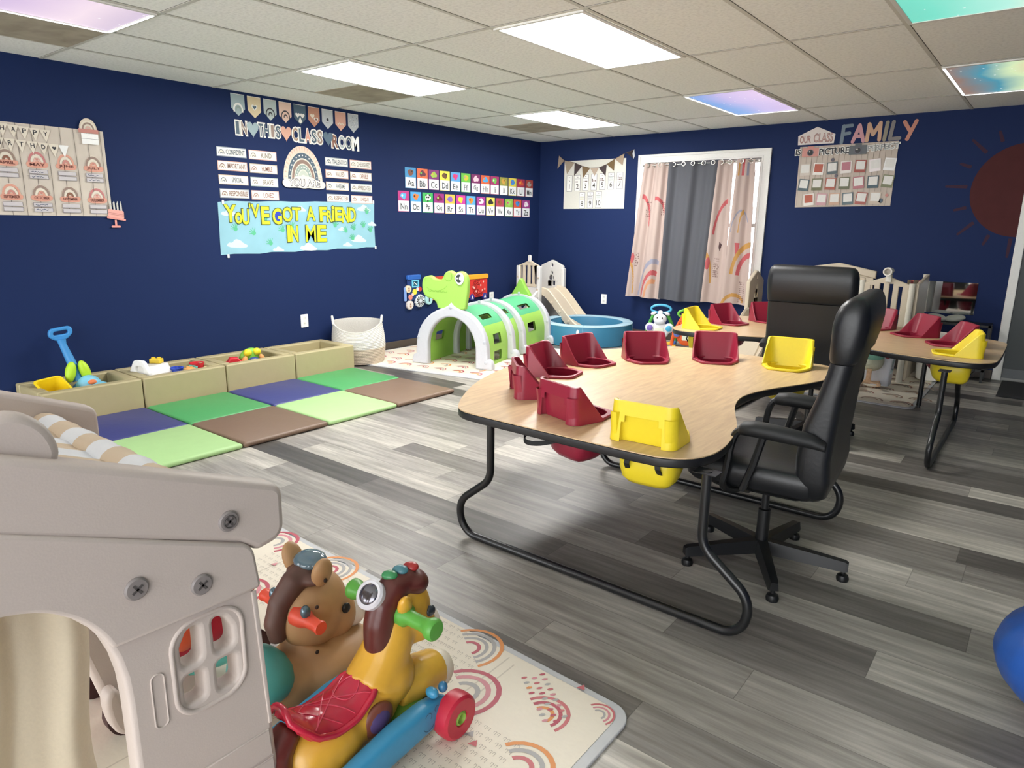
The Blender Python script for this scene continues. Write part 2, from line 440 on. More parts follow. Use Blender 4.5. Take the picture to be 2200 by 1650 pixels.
# door at the right
b = B()
b.plate([[(5.245, 0), (5.315, 0), (5.315, 2.03), (6.235, 2.03), (6.235, 0), (6.305, 0), (6.305, 2.10), (5.245, 2.10)]], 0.03, casing, 0.006, 0, BW)
struct(b.build('trim_2'))
dk = M('#3e4446', 0.5)
b = B(); b.box(5.317, -0.014, 0.03, 6.233, 0.0, 2.028, dk); b.box(5.317, -0.02, 0.03, 6.233, -0.014, 0.115, M('#5d6164', 0.4))
b.box(5.317, -0.024, 0.0, 6.233, 0.0, 0.03, M('#8d8d8a', 0.4, metal=0.6))
d = struct(b.build('door_1'))
b = B(); b.tube([(6.14, -0.014, 1.0), (6.14, -0.06, 1.0), (6.03, -0.06, 1.0)], 0.011, M('#a9a9a6', 0.3, metal=1.0)); b.build('door_handle', d)
b = B(); b.box(5.33, -0.80, 0.0, 6.22, -0.07, 0.014, M('#2c2d2f', 0.95, 0.6, 300))
tag(b.build('doormat', bevel=0.004), 'dark grey doormat on the floor at the door on the right', 'mat')

# ---------------------------------------------------------------- ceiling lights
clear_m = emit_mat('clear_diffuser', (1.0, 0.985, 0.96, 1), EM_WHITE)
edge_m = emit_mat('bright_edge', (1, 1, 1, 1), EM_COLOR*0.6)
framem = M('#e4e2dc', 0.5)
pink = galaxy_mat('violet_cover', [(0.0, '#8cc4e0'), (0.3, '#7a80bb'), (0.5, '#cdb4dc'), (0.75, '#f0dbe8'), (1, '#bfaecb')], EM_COLOR*0.19, 1, 0.9)
bluep = galaxy_mat('blue_pink_cover', [(0.0, '#3a6fb0'), (0.33, '#6b9ad8'), (0.5, '#b9aede'), (0.75, '#d9bfe2'), (1, '#c9b6d6')], EM_COLOR*0.2, 0, 1.0)
teal = galaxy_mat('teal_cover', [(0.0, '#3fae98'), (0.35, '#6fd8c2'), (0.6, '#aee9da'), (0.8, '#f0e7cf'), (1, '#e9d4b8')], EM_COLOR*0.2, 0, 1.0)
orange = galaxy_mat('orange_teal_cover', [(0.0, '#57453c'), (0.3, '#8a6f64'), (0.45, '#3f8fa6'), (0.6, '#cfe3b4'), (0.75, '#e2b892'), (1, '#d88f70')], EM_COLOR*0.2, 0, 1.5)
def ceiling_light(i, k, mat, label, group=None, edges=False):
    x0, x1 = LX[i], LX[i+1]; y0, y1 = RY[k+1], RY[k]
    t = thing('ceiling_light', label, 'light', ((x0+x1)/2, (y0+y1)/2, H-0.003), 0, group)
    hx, hy = T/2-0.012, T-0.012
    b = B(); b.plate([[(-hx, -hy), (hx, -hy), (hx, hy), (-hx, hy)], [(-hx+0.022, -hy+0.022), (-hx+0.022, hy-0.022), (hx-0.022, hy-0.022), (hx-0.022, -hy+0.022)]], 0.010, framem, 0.002, -0.010)
    b.build('frame', t)
    b = B(); a, c = hx-0.021, hy-0.021
    b.box(-a, -c, -0.006, a, c, -0.002, mat); b.build('diffuser', t)
    if edges:
        b = B(); b.box(-hx+0.004, -hy+0.02, -0.0125, -hx+0.02, hy-0.02, -0.0103, edge_m); b.box(-hx+0.02, hy-0.018, -0.0125, hx-0.02, hy-0.006, -0.0103, edge_m); b.build('lit_edge', t)
ceiling_light(1, 2, clear_m, 'clear white ceiling light above the classroom rainbow sign on the left wall')
ceiling_light(1, 0, clear_m, 'small looking far clear white ceiling light near the room corner')
ceiling_light(4, 2, clear_m, 'large bright clear white ceiling light over the nearer kidney table')
ceiling_light(4, 0, bluep, 'ceiling light with blue and pink cloud cover in front of the window', None, True)
ceiling_light(1, 4, pink, 'ceiling light with violet and pink cover at the top left', None, True)
ceiling_light(7, 2, teal, 'ceiling light with teal green cover at the top right corner')
ceiling_light(7, 0, orange, 'ceiling light with starry brown and teal cover near the sun mural', None, True)
ceiling_light(4, 4, pink, 'violet covered ceiling light overhead before the playhouse', None)
ceiling_light(7, 4, teal, 'teal covered ceiling light overhead behind the viewer', None)
ceiling_light(10, 2, teal, 'teal covered ceiling light far to the right', None)
stain = wood_mat('stained_panel', '#988d7b', '#b0a592', 'X', 0.9, 1.5)
for k, lab in ((4, 'brown water stained ceiling panel beside the violet covered light'), (2, 'brown stained ceiling panel beside the light above the rainbow sign'), (0, 'brown stained ceiling panel nearest the room corner')):
    b = B(); yy = RY[k]-0.012 if k else RY[0]-0.012
    b.box(LX[0]+0.013, yy-0.60, H-0.0045, LX[1]-0.013, yy, H-0.0005, stain)
    tag(b.build('ceiling_panel'), lab, 'ceiling panel', 'brown ceiling panels')
# ================================================================ left wall
ink, ink2 = M('#3b3b40', 0.7), M('#6a6670', 0.7)
paper, cream = M('#eceae4', 0.5), M('#e6dccb', 0.55)
pinkp, roseP, salm = M('#e2b7aa', 0.55), M('#c9897f', 0.55), M('#dda08c', 0.55)
slate, sage, taupe, brownp = M('#4f6170', 0.55), M('#93a39b', 0.55), M('#9a8479', 0.55), M('#8b5e4c', 0.55)
gloss = M('#f4f4f2', 0.2)
def sheet(name, F, pts_or_rect, mat, w0=0.0015, th=0.0015):
    b = B(); b.xf = F
    b.plate([pts_or_rect], th, mat, 0, w0); b.w = w0+th
    return b
def R4(x0, y0, x1, y1): return [(x0, y0), (x1, y0), (x1, y1), (x0, y1)]

# ---- birthday board
t = thing('birthday_board', 'pale wood-grain birthday board with rainbow month cards on the left wall', 'notice board', (0, -5.95, 1.37))
F = on_wall(frame((0, 0, 0), (0, 1, 0), (0, 0, 1), (1, 0, 0)), 5.95-5.95, 0)
b = B(); b.xf = F
wp = M('#d3c8bb', 0.6, var=0.1, scale=9)
b.plate([R4(-0.60, 0.0, 0.575, 0.597)], 0.003, wp, 0, 0.001); b.w = 0.004
ln = M('#7d736a', 0.7)
for i in range(14):
    x = -0.57+i*0.086
    b.poly([(x, 0.0), (x+0.003, 0.0), (x+0.006, 0.3), (x+0.002, 0.597), (x-0.001, 0.597), (x+0.002, 0.3)], ln)
b.build('board', t)
def board_flag(x, z, s, ch, mat=cream):
    b = B(); b.xf = F; b.plate([[(x-0.034*s, z), (x, z-0.085*s), (x+0.034*s, z)]], 0.001, mat, 0, 0.0095); b.w = 0.0107
    if ch == '*': b.heart(x, z-0.026, 0.028, ink)
    elif ch: b.txt(ch, x-0.012, z-0.042, x+0.012, z-0.012, ink, 0.02)
    b.build('pennant', t)
for i, ch in enumerate('HAPPY'): board_flag(-0.045+i*0.062, 0.585-0.004*i, 0.95, ch)
for i, ch in enumerate('BIRTHD'): board_flag(-0.14+i*0.064, 0.498-0.003*i, 0.95, ch)
board_flag(0.245, 0.48, 1.0, '*'); board_flag(0.305, 0.478, 0.95, '', gloss)
bands = [(salm, cream, roseP), (taupe, cream, salm), (taupe, cream, brownp), (M('#c47c7c', 0.5), cream, pinkp)]
def month(x, z, name, kind, writing=True):
    b = B(); b.xf = F; w = 0.0072
    b.plate([smooth_closed([(x-0.068, z), (x-0.058, z+0.014), (x-0.045, z+0.02), (x+0.045, z+0.02), (x+0.06, z+0.013), (x+0.068, z), (x+0.055, z-0.024), (x-0.055, z-0.024)], 2)], 0.0012, salm, 0, w)
    b.plate([[(x-0.055*math.cos(PI*i/16), z+0.012+0.075*math.sin(PI*i/16)) for i in range(17)][::-1]], 0.001, cream, 0, w-0.001); b.w = w+0.0014
    b.rainbow(x, z+0.014, 0.053, bands[kind % 4], 1.3, 0.15)
    if kind % 2: b.heart(x, z+0.032, 0.02, roseP)
    b.txt(name, x-0.046, z-0.011, x+0.046, z+0.008, M('#6d3b36', 0.6), 0.015)
    for q in (0, 1):
        b.rect(x-0.057, z-0.062-q*0.034, x+0.057, z-0.034-q*0.034, ink2); b.rect(x-0.055, z-0.060-q*0.034, x+0.055, z-0.036-q*0.034, M('#cfc9cb', 0.4))
        if writing and (name in ('JULY', 'OCTOBER', 'MAY')): b.scribble(x-0.045, x+0.03, z-0.048-q*0.034, 0.006, M('#3d4a68', 0.6), 12)
    b.build('month_card', t)
for row, names, z0 in ((0, ('FEBRUARY', 'MARCH', 'APRIL', 'MAY', 'JUNE', 'JULY'), 0.345), (1, ('JANUARY', 'AUGUST', 'SEPTEMBER', 'OCTOBER', 'NOVEMBER', 'DECEMBER'), 0.125)):
    for j, nm in enumerate(names): month(-0.46+j*0.176+0.062, z0-0.002*j, nm, j+row*2)
b = B(); b.xf = F   # glossy rainbow topper at the upper right
b.plate([[(0.475-0.058*math.cos(PI*i/16), 0.60+0.075*math.sin(PI*i/16)) for i in range(17)][::-1]], 0.001, M('#d9cbb6', 0.25), 0, 0.0135); b.w = 0.0148
b.rainbow(0.475, 0.60, 0.05, (cream, taupe, cream, pinkp), 1.2, 0.2); b.rect(0.41, 0.575, 0.54, 0.602, roseP); b.rect(0.425, 0.50, 0.535, 0.572, gloss); b.rect(0.425, 0.535, 0.535, 0.537, ink2)
b.build('rainbow_topper', t)
t2 = thing('cake_cutout', 'pink cake on a stand paper cutout at the lower corner of the birthday board', 'paper cutout', (0, -5.35, 1.29))
b = B(); b.xf = on_wall(frame((0, 0, 0), (0, 1, 0), (0, 0, 1), (1, 0, 0)), 0, 0); w = 0.012; cp = M('#e79c92', 0.4)
b.plate([rrect(-0.045, 0.0, 0.02, 0.014, 0.006)], 0.0012, cp, 0, w); b.plate([R4(-0.018, 0.012, -0.004, 0.055)], 0.0012, cp, 0, w)
b.plate([rpoly([(-0.07, 0.068), (0.06, 0.048), (0.062, 0.062), (-0.068, 0.082)], 0.005)], 0.0012, cp, 0, w)
b.plate([rpoly([(-0.06, 0.08), (0.05, 0.062), (0.052, 0.12), (-0.055, 0.135)], 0.008)], 0.0012, M('#f0ada2', 0.4), 0, w+0.001); b.w = w+0.0025
b.poly([(-0.058, 0.098), (0.05, 0.08), (0.05, 0.084), (-0.058, 0.102)], roseP); b.poly([(-0.058, 0.108), (0.05, 0.09), (0.05, 0.094), (-0.058, 0.112)], roseP)
for i in range(4): b.plate([R4(-0.042+i*0.024, 0.12, -0.030+i*0.024, 0.185-0.003*i)], 0.001, M('#cfccc6', 0.4), 0, w+0.001); b.rect(-0.037+i*0.024, 0.17, -0.033+i*0.024, 0.19, paper)
b.build('cake', t2)

# ---- nine hanging pennants
pen = [('#9fb0b4', 'grey blue', 'rainbow'), ('#d9c7a2', 'sand', 'heart'), ('#b4bfbf', 'light grey', 'rainbow'), ('#e0bfae', 'peach', 'rainbow'), ('#4a5f70', 'slate blue', 'leaf'),
       ('#c08a74', 'terracotta', 'hearts'), ('#bfc3c8', 'cool grey', 'flower'), ('#dba795', 'salmon', 'dots'), ('#bcc0c6', 'speckled grey', 'speck')]
for i, (hx, nm, dec) in enumerate(pen):
    y = -4.292+i*0.1505; z = 2.378-0.0012*i; w = 0.062
    b = sheet('p', on_wall(LW, y, z), [(-w, 0), (-w, -0.115), (0, -0.172), (w, -0.115), (w, 0)], M(hx, 0.45))
    b.rect(-w, -0.004, w, 0, paper)
    if dec == 'rainbow': b.rainbow(0, -0.125, 0.045, ((paper, sage) if i == 0 else (ink, M(hx, 0.45), ink)), 1.25, 0.3, -20, 200)
    elif dec == 'heart': b.heart(0, -0.085, 0.06, paper); b.heart(0, -0.085, 0.038, slate)
    elif dec == 'leaf':
        for s in (-1, 1): b.heart(s*0.025, -0.09, 0.05, paper)
        b.poly([(0, -0.10), (0.02, -0.145), (0, -0.16), (-0.02, -0.145)], paper)
    elif dec == 'hearts': b.heart(-0.018, -0.078, 0.05, cream); b.heart(0.02, -0.105, 0.05, paper); b.heart(0.02, -0.105, 0.03, brownp)
    elif dec == 'flower': b.poly(circ(0, -0.09, 0.014, 8), ink); b.rect(-0.02, -0.118, 0.02, -0.116, ink)
    elif dec == 'dots':
        for k in range(5): b.poly(circ(-0.03+0.015*k, -0.112+0.008*(k % 2), 0.008, 8), cream)
    else:
        for k in range(22): b.poly(circ(random.uniform(-0.05, 0.05), random.uniform(-0.12, -0.02), 0.004, 5), random.choice((paper, ink2)))
    tag(b.build('pennant'), '%s paper pennant, %s of the row under the ceiling' % (nm, ('first', 'second', 'third', 'fourth', 'fifth', 'sixth', 'seventh', 'eighth', 'last')[i]), 'pennant', 'paper pennants on the left wall')

# ---- IN THIS CLASS ROOM
def word(s, y0, y1, z0, z1, mats, label, drop=0.0):
    t = thing('word_cutout', label, 'wall letters', (0, (y0+y1)/2, z0), 0, 'classroom title words'); n = len(s); W = (y1-y0)/n
    for i, ch in enumerate(s):
        a = (y0-(y0+y1)/2)+i*W; dz = -drop*i; ww = W*(0.62 if ch == 'I' else 1.0); a += (W-ww)/2
        b = B(); b.xf = on_wall(LW, 0, 0)
        b.text(ch, a-0.004, dz-0.007, a+ww+0.004, dz+z1-z0+0.007, paper, 0.002, 0.075, 0.012)
        b.text(ch, a+ww*0.1, dz+0.005, a+ww*0.9, dz+z1-z0-0.005, mats[i % len(mats)], 0.0045, 0.022)
        b.build('letter_'+ch, t)
word('IN', -4.342, -4.222, 2.055, 2.168, [slate, taupe], 'white edged grey letters IN on the left wall')
word('THIS', -4.122, -3.898, 2.062, 2.172, [slate, slate, taupe, slate], 'white edged dark letters THIS between two paper hearts')
word('CLASS', -3.785, -3.452, 2.052, 2.176, [M('#a98f7a', 0.5), slate, salm, slate, taupe], 'white edged brown and grey letters CLASS')
word('ROOM', -3.355, -3.03, 2.035, 2.155, [brownp, M('#a9b4b8', 0.4), slate, gloss], 'glossy white edged letters ROOM at the end of the title')
for y, mt, lab in ((-4.17, M('#8da3a8', 0.3), 'grey blue paper heart between IN and THIS'), (-3.845, M('#d9a793', 0.4), 'peach paper heart between THIS and CLASS'), (-3.392, M('#587083', 0.3), 'dark blue paper heart between CLASS and ROOM')):
    b = B(); b.xf = on_wall(LW, y, 2.118); b.w = 0.004
    pts = [(0.0545*16*math.sin(2*PI*i/30)**3/16, 0.066*(13*math.cos(2*PI*i/30)-5*math.cos(4*PI*i/30)-2*math.cos(6*PI*i/30)-math.cos(8*PI*i/30))/15) for i in range(30)]
    b.plate([pts[::-1]], 0.002, mt, 0, 0.003); tag(b.build('paper_heart'), lab, 'paper cutout', 'paper hearts in the classroom title')

# ---- rainbow sign
t = thing('rainbow_sign', 'large rainbow cutout with the words YOU ARE on the left wall', 'wall sign', (0, -3.69, 1.65))
b = B(); b.xf = on_wall(LW, 0, 0)
b.plate([[(-0.208*math.cos(PI*i/24), 0.07+0.30*math.sin(PI*i/24)) for i in range(25)][::-1]], 0.003, cream, 0, 0.001); b.w = 0.0042; b.st = 0.0001
tri = M('#d9b3a0', 0.5)
for r0, r1, mm in ((0.165, 0.203, M('#e3cdbd', 0.5)), (0.130, 0.163, slate), (0.098, 0.122, M('#8b7469', 0.5)), (0.062, 0.092, sage), (0.030, 0.056, M('#b9c0b4', 0.5)), (0.0, 0.022, taupe)):
    b.arc(0, 0.075, r0, r1, mm, 0, 180, 24, 1.45)
for i in range(21):
    a = PI*(i+0.5)/21; b.poly([((0.2)*math.cos(a+0.03), 0.075+1.45*0.2*math.sin(a+0.03)), (0.168*math.cos(a), 0.075+1.45*0.168*math.sin(a)), (0.2*math.cos(a-0.03), 0.075+1.45*0.2*math.sin(a-0.03))], tri)
for i in range(13):
    a = PI*(i+0.5)/13; b.poly([(0.147*math.cos(a)+0.007*math.cos(k*1.05), 0.075+1.45*0.147*math.sin(a)+0.007*math.sin(k*1.05)) for k in range(6)], paper)
    a2 = PI*(i+0.5)/13; b.poly([(0.077*math.cos(a2)+0.004*math.cos(k*1.05), 0.075+1.45*0.077*math.sin(a2)+0.007*math.sin(k*1.05)) for k in range(6)], paper)
b.build('rainbow', t)
b = B(); b.xf = on_wall(LW, 0, 0)
cl = [(-0.232, 0.03), (-0.225, 0.062), (-0.19, 0.075), (-0.12, 0.075), (-0.09, 0.105), (0.09, 0.105), (0.12, 0.075), (0.19, 0.07), (0.228, 0.058), (0.234, 0.025), (0.205, 0.0), (0.12, -0.004), (0.04, 0.006), (0.0, -0.004), (-0.08, 0.004), (-0.2, -0.004)]
b.plate([smooth_closed(cl, 2)], 0.003, cream, 0, 0.0125)
b.text('YOU ARE', -0.172, 0.010, 0.172, 0.082, M('#55545c', 0.6), 0.0160, 0.055); b.text('YOU ARE', -0.163, 0.017, 0.163, 0.075, gloss, 0.0168, 0.004)
b.build('cloud', t)

# ---- sixteen word cards
Lw = ('CONFIDENT', 'KIND', 'IMPORTANT', 'HUMBLE', 'SPECIAL', 'BRAVE', 'RESPONSIBLE', 'LOVED')
Rw = ('TALENTED', 'CHERISHED', 'VALUED', 'CAPABLE', 'AWESOME', 'APPRECIATED', 'RESPECTED', 'UNIQUE')
edgec = ['#8d99a3', '#d4a79a', '#c9a08f', '#b6aa98', '#c7b39a', '#9fb0ad', '#7f8790', '#d0aca1']
for side, words, ys in (('left', Lw, (-4.382, -4.092)), ('right', Rw, (-3.307, -3.016))):
    for i, wd in enumerate(words):
        c, r_ = i % 2, i//2; y = ys[c]; z = 1.908-0.1115*r_-(0.003 if c else 0)
        hw, hh = (0.134, 0.0385) if True else 0
        b = sheet('c', on_wall(LW, y, z), R4(-hw, -hh, hw, hh), M(edgec[i % 8], 0.4))
        b.rect(-hw+0.006, -hh+0.006, hw-0.006, hh-0.006, M('#e8e5de', 0.4))
        tone = M(('#5b6670', '#9b6c60', '#8b6a5c', '#8a8174')[(i*3) % 4], 0.5)
        b.rainbow(-hw+0.042, -0.018, 0.027, (tone, cream, tone), 1.35, 0.25, n=8)
        b.txt(wd, -hw+(0.082 if len(wd) > 7 else 0.115), -0.02, hw-(0.016 if len(wd) > 7 else 0.05), 0.021, tone, 0.012)
        tag(b.build('word_card'), 'small word card reading %s, %s of the rainbow sign' % (wd, side), 'wall card', 'word cards around the rainbow sign')

# ---- friend banner
t = thing('friend_banner', "light blue sky banner reading YOU'VE GOT A FRIEND IN ME", 'banner', (0, -3.70, 1.08))
b = B(); b.xf = on_wall(LW, 0, 0)
skyb, skyd = M('#8dbccb', 0.5, var=0.12, scale=5), M('#7fbdd6', 0.6)
oy = 3.70
edge = [(-0.842, 0.42)] + [(-0.842+1.684*i/14, 0.428+0.044*(i/14)+0.003*math.sin(i*1.7)) for i in range(1, 14)] + [(0.842, 0.475), (0.832, 0.24), (0.838, 0.02)] + [(0.838-1.69*i/14, 0.02-0.035*i/14+0.006*math.sin(i*2.1)) for i in range(1, 14)] + [(-0.852, -0.015)]
b.plate([edge[::-1]], 0.0015, skyb, 0, 0.001); b.w = 0.0028; b.st = 0.00004
cw = M('#c9d9df', 0.6)
for cx, cz, s in ((-0.70, 0.07, 1.0), (0.62, 0.10, 1.0), (0.02, 0.03, 1.0), (0.70, 0.40, 0.9), (-0.05, 0.38, 0.7), (-0.75, 0.33, 0.8), (0.48, 0.05, 0.6), (0.42, 0.2, 0.5), (-0.3, 0.02, 0.6), (0.8, 0.25, 0.6)):
    b.poly(smooth_closed([(cx-0.10*s, cz-0.02*s), (cx-0.075*s, cz+0.02*s), (cx-0.04*s, cz+0.015*s), (cx-0.01*s, cz+0.05*s), (cx+0.04*s, cz+0.035*s), (cx+0.06*s, cz+0.012*s), (cx+0.11*s, cz-0.01*s), (cx+0.08*s, cz-0.03*s)][::-1], 1), cw)
hg = M('#58b78a', 0.6)
for cx, cz, a in ((-0.70, 0.20, 0.5), (-0.53, 0.165, 0.7), (-0.40, 0.26, 0.8), (-0.24, 0.19, 0.6), (-0.37, 0.075, 0.6), (-0.14, 0.22, 0.4), (-0.17, 0.11, 0.3), (0.34, 0.235, -0.2), (0.47, 0.185, 0.6), (0.57, 0.21, 0.4), (0.69, 0.235, 0.1), (0.55, 0.11, 0.3), (0.74, 0.37, 0), (0.78, 0.19, 0.2)):
    m2 = Matrix.Translation((cx, cz, 0)) @ Matrix.Rotation(a, 4, 'Z'); b0 = b.xf; b.xf = b0 @ m2
    b.poly(circ(0, 0, 0.02, 8, 0.017), hg)
    for k in range(5):
        q = R(35+28*k); b.poly([(0.018*math.cos(q-0.25), 0.018*math.sin(q-0.25)), (0.048*math.cos(q-0.06), 0.048*math.sin(q-0.06)), (0.048*math.cos(q+0.06), 0.048*math.sin(q+0.06)), (0.018*math.cos(q+0.25), 0.018*math.sin(q+0.25))], hg)
    b.xf = b0
b.build('sheet', t)
yl, ol = M('#c9d02c', 0.5), M('#3d4a2c', 0.6)
L = [('Y', -4.495, -4.385, 1.338, 1.482), ('o', -4.40, -4.335, 1.325, 1.42), ('U', -4.335, -4.268, 1.318, 1.45), ("'", -4.262, -4.25, 1.46, 1.497), ('V', -4.245, -4.165, 1.38, 1.492), ('E', -4.15, -4.07, 1.322, 1.475),
     ('G', -4.04, -3.945, 1.322, 1.463), ('O', -3.935, -3.835, 1.347, 1.475), ('T', -3.835, -3.742, 1.358, 1.475), ('A', -3.683, -3.585, 1.358, 1.488), ('F', -3.535, -3.45, 1.352, 1.488), ('R', -3.452, -3.392, 1.35, 1.455), ('i', -3.395, -3.365, 1.355, 1.50),
     ('E', -3.358, -3.275, 1.36, 1.49), ('N', -3.275, -3.195, 1.345, 1.49), ('D', -3.19, -3.105, 1.352, 1.49), ('I', -3.90, -3.865, 1.165, 1.315), ('N', -3.862, -3.785, 1.168, 1.312), ('M', -3.70, -3.59, 1.165, 1.318), ('E', -3.575, -3.468, 1.165, 1.318)]
for ch, y0, y1, z0, z1 in L:
    b = B(); b.xf = on_wall(LW, oy, -1.08)
    b.text(ch, y0-0.006, z0-0.006, y1+0.006, z1+0.006, ol, 0.0078, 0.008 if ch == 'M' else 0.05)
    if ch == 'G': b.w = 0.0078; b.poly(circ((y0+y1)/2+0.008, (z0+z1)/2, 0.034, 14, 0.05), M('#2c3fae', 0.5))
    b.text(ch, y0, z0, y1, z1, yl, 0.0088, 0.006 if ch == 'M' else 0.028)
    b.build('letter_'+ch if ch.isalpha() else 'apostrophe', t)
for yy, zz in ((-4.50, 1.505), (-2.875, 1.555), (-4.49, 1.06), (-2.865, 1.10)):
    b = B(); b.xf = on_wall(LW, oy+yy, zz-1.08); b.plate([rrect(-0.008, -0.02, 0.012, 0.012, 0.004)], 0.001, M('#dfe3e4', 0.2), 0, 0.0078); b.build('tape', t)

# ---- alphabet cards
ab = ['#3d8fc4', '#d9683c', '#7d2f74', '#e9dc4c', '#5fa3d8', '#6cbc4a', '#7a2c63', '#d8663f', '#a8356e', '#9a9a45', '#e0cf55', '#a53350', '#a0433c',
      '#b8307e', '#4aa0dc', '#3fb258', '#97297b', '#e8b84a', '#c13a96', '#58a8de', '#a83a92', '#e8d65e', '#b5405c', '#8fbd4a', '#d8573a', '#9a3f86']
blob = ['#7a4a36', '#5d2b3c', '#9dc04a', '#6d4a2e', '#d63a8c', '#cbbd3a', '#e7c5d0', '#4aa8e0', '#6fc257', '#d9a64a', '#3d8fd6', '#cf5a3a', '#a89a90',
        '#58b0dc', '#e07a30', '#f2f2f0', '#6d1f2e', '#8a5bb5', '#ecdc3a', '#e8892c', '#efe4ea', '#2e2a2a', '#9a5638', '#a8cf6a', '#3a86cc', '#f0e6f0']
for i in range(26):
    r_, c = divmod(i, 13)
    y = (-2.345 if r_ == 0 else -2.452)+c*(0.1755 if r_ == 0 else 0.1792); z = (1.818-0.0012*c) if r_ == 0 else (1.573-0.0022*c)
    hw, hh = 0.0795, 0.106
    b = sheet('a', on_wall(LW, y, z), R4(-hw, -hh, hw, hh), M(ab[i], 0.5)); b.rect(-hw+0.004, -hh+0.004, hw-0.004, 0.005, M('#eef1f2', 0.45))
    k = M(blob[i], 0.5); s = 0.045
    n = 9; ph = i*1.3
    b.poly(smooth_closed([((s+0.013*math.sin(2.3*j+ph))*math.cos(2*PI*j/n), 0.055+(0.034+0.010*math.sin(3.1*j+ph))*math.sin(2*PI*j/n)) for j in range(n)], 2), k)
    if chr(65+i) == 'P':
        for q in ((-0.025, 0.08), (0.025, 0.08), (-0.013, 0.058), (0.013, 0.058), (0, 0.02)): b.poly(circ(q[0], q[1], 0.011, 8), BLACK)
    elif i % 3 == 0: b.poly(circ(0.02, 0.068, 0.008, 8), BLACK)
    else: b.poly(circ(-0.02, 0.06, 0.013, 8), M(blob[(i+7) % 26], 0.5))
    b.txt(chr(65+i)+chr(97+i), -0.048, -0.085, 0.048, -0.02, M('#3f4247', 0.6), 0.01, None, True)
    tag(b.build('alphabet_card'), 'alphabet card with letters %s%s, %s row on the left wall' % (chr(65+i), chr(97+i), 'upper' if r_ == 0 else 'lower'), 'alphabet card', 'alphabet cards on the left wall')

# ---- outlets
def outlet(F, lab):
    t = thing('wall_outlet', lab, 'outlet'); t.matrix_world = F
    b = B(); b.plate([rrect(-0.04, -0.062, 0.04, 0.062, 0.006)], 0.006, WHITE, 0.002, 0.0); b.build('cover_plate', t)
    for s in (-1, 1):
        b = B(); b.plate([rrect(-0.017, s*0.026-0.018, 0.017, s*0.026+0.018, 0.008)], 0.002, M('#e4e4e0', 0.4), 0.0005, 0.006); b.w = 0.0083
        b.rect(-0.007, s*0.026-0.004, -0.005, s*0.026+0.006, BLACK); b.rect(0.005, s*0.026-0.004, 0.007, s*0.026+0.006, BLACK); b.build('socket', t)
outlet(on_wall(LW, -3.766, 0.425, 0.0), 'white outlet on the left wall above the third foam box')
outlet(on_wall(LW, -0.99, 0.448, 0.0), 'white outlet on the left wall behind the dinosaur tunnel')
outlet(on_wall(BW, 1.06, 0.425, 0.0), 'white outlet on the back wall between slide and curtains')

# ---- busy board toys on the left wall
t = thing('activity_panel', 'blue wall activity panel with gears and spinning wheels', 'wall toy', (0, -2.35, 0.65))
b = B(); b.xf = on_wall(LW, 2.35-2.35, 0)
b.plate([rrect(-0.085, -0.14, 0.09, 0.135, 0.012)], 0.02, M('#223a74', 0.45), 0.004, 0.001)
b.plate([rrect(-0.095, 0.09, 0.105, 0.142, 0.015)], 0.035, M('#2f62b5', 0.4), 0.006, 0.001); b.build('panel', t)
b = B(); b.xf = on_wall(LW, 0, 0); b.plate([R4(-0.03, 0.005, 0.075, 0.085), R4(-0.013, 0.018, 0.058, 0.072)], 0.01, M('#6fc3e0', 0.4), 0.002, 0.021); b.w = 0.022; b.rect(-0.013, 0.018, 0.058, 0.072, M('#14506a', 0.3)); b.scribble(-0.005, 0.05, 0.045, 0.014, paper, 6); b.build('mirror_window', t)
b = B(); b.xf = on_wall(LW, 0, 0); b.plate([rrect(-0.135, -0.14, -0.105, 0.01, 0.01)], 0.02, M('#7f9fdc', 0.4), 0.004, 0.001); b.build('side_rail', t)
for (u, v, r_, hx) in ((-0.08, -0.01, 0.042, '#e8d5b8'), (0.01, -0.045, 0.034, '#e0d94a'), (-0.055, -0.10, 0.03, '#e08a7a'), (0.055, -0.018, 0.02, '#e9d9de'), (-0.02, -0.075, 0.018, '#f0c8c4'), (0.09, -0.02, 0.028, '#c9403c'), (-0.06, -0.185, 0.05, '#ddd3cf'), (0.09, -0.15, 0.072, '#e9edf4')):
    b = B(); b.xf = on_wall(LW, u, v, 0.001); n = 12
    b.plate([[((r_*(1 if k % 2 else 0.9))*math.cos(2*PI*k/(2*n)), (r_*(1 if k % 2 else 0.9))*math.sin(2*PI*k/(2*n))) for k in range(2*n)]], 0.03, M(hx, 0.4), 0.003, 0.0); b.w = 0.031
    if r_ > 0.06:
        for k in range(12):
            a = 2*PI*k/12; b.poly([(0.02*math.cos(a), 0.02*math.sin(a)), (0.058*math.cos(a+0.5), 0.058*math.sin(a+0.5)), (0.058*math.cos(a+0.75), 0.058*math.sin(a+0.75)), (0.02*math.cos(a+0.3), 0.02*math.sin(a+0.3))], BLACK)
    elif r_ > 0.035: b.poly(circ(0, 0.01, 0.01, 8), M('#7a4632', 0.5)); b.poly(circ(0, -0.015, 0.014, 8), M('#b5856a', 0.5))
    b.build('wheel', t)
t = thing('activity_panel', 'red wall activity panel with yellow top and maze', 'wall toy', (0, -1.28, 0.61))
b = B(); b.xf = on_wall(LW, 0, 0); b.plate([rrect(-0.18, -0.14, 0.18, 0.10, 0.015)], 0.025, M('#d9352e', 0.4), 0.004, 0.001); b.w = 0.0265
dr = M('#7a1512', 0.4)
for r_ in (0.03, 0.055, 0.08, 0.10): b.arc(0.01, -0.02, r_, r_+0.010, dr, r_*900, r_*900+250, 20)
for k in range(10): b.poly(circ(random.uniform(-0.13, 0.15), random.uniform(-0.12, 0.08), 0.013, 8), random.choice((M('#f2c7bd', 0.4), M('#ef6a5c', 0.4))))
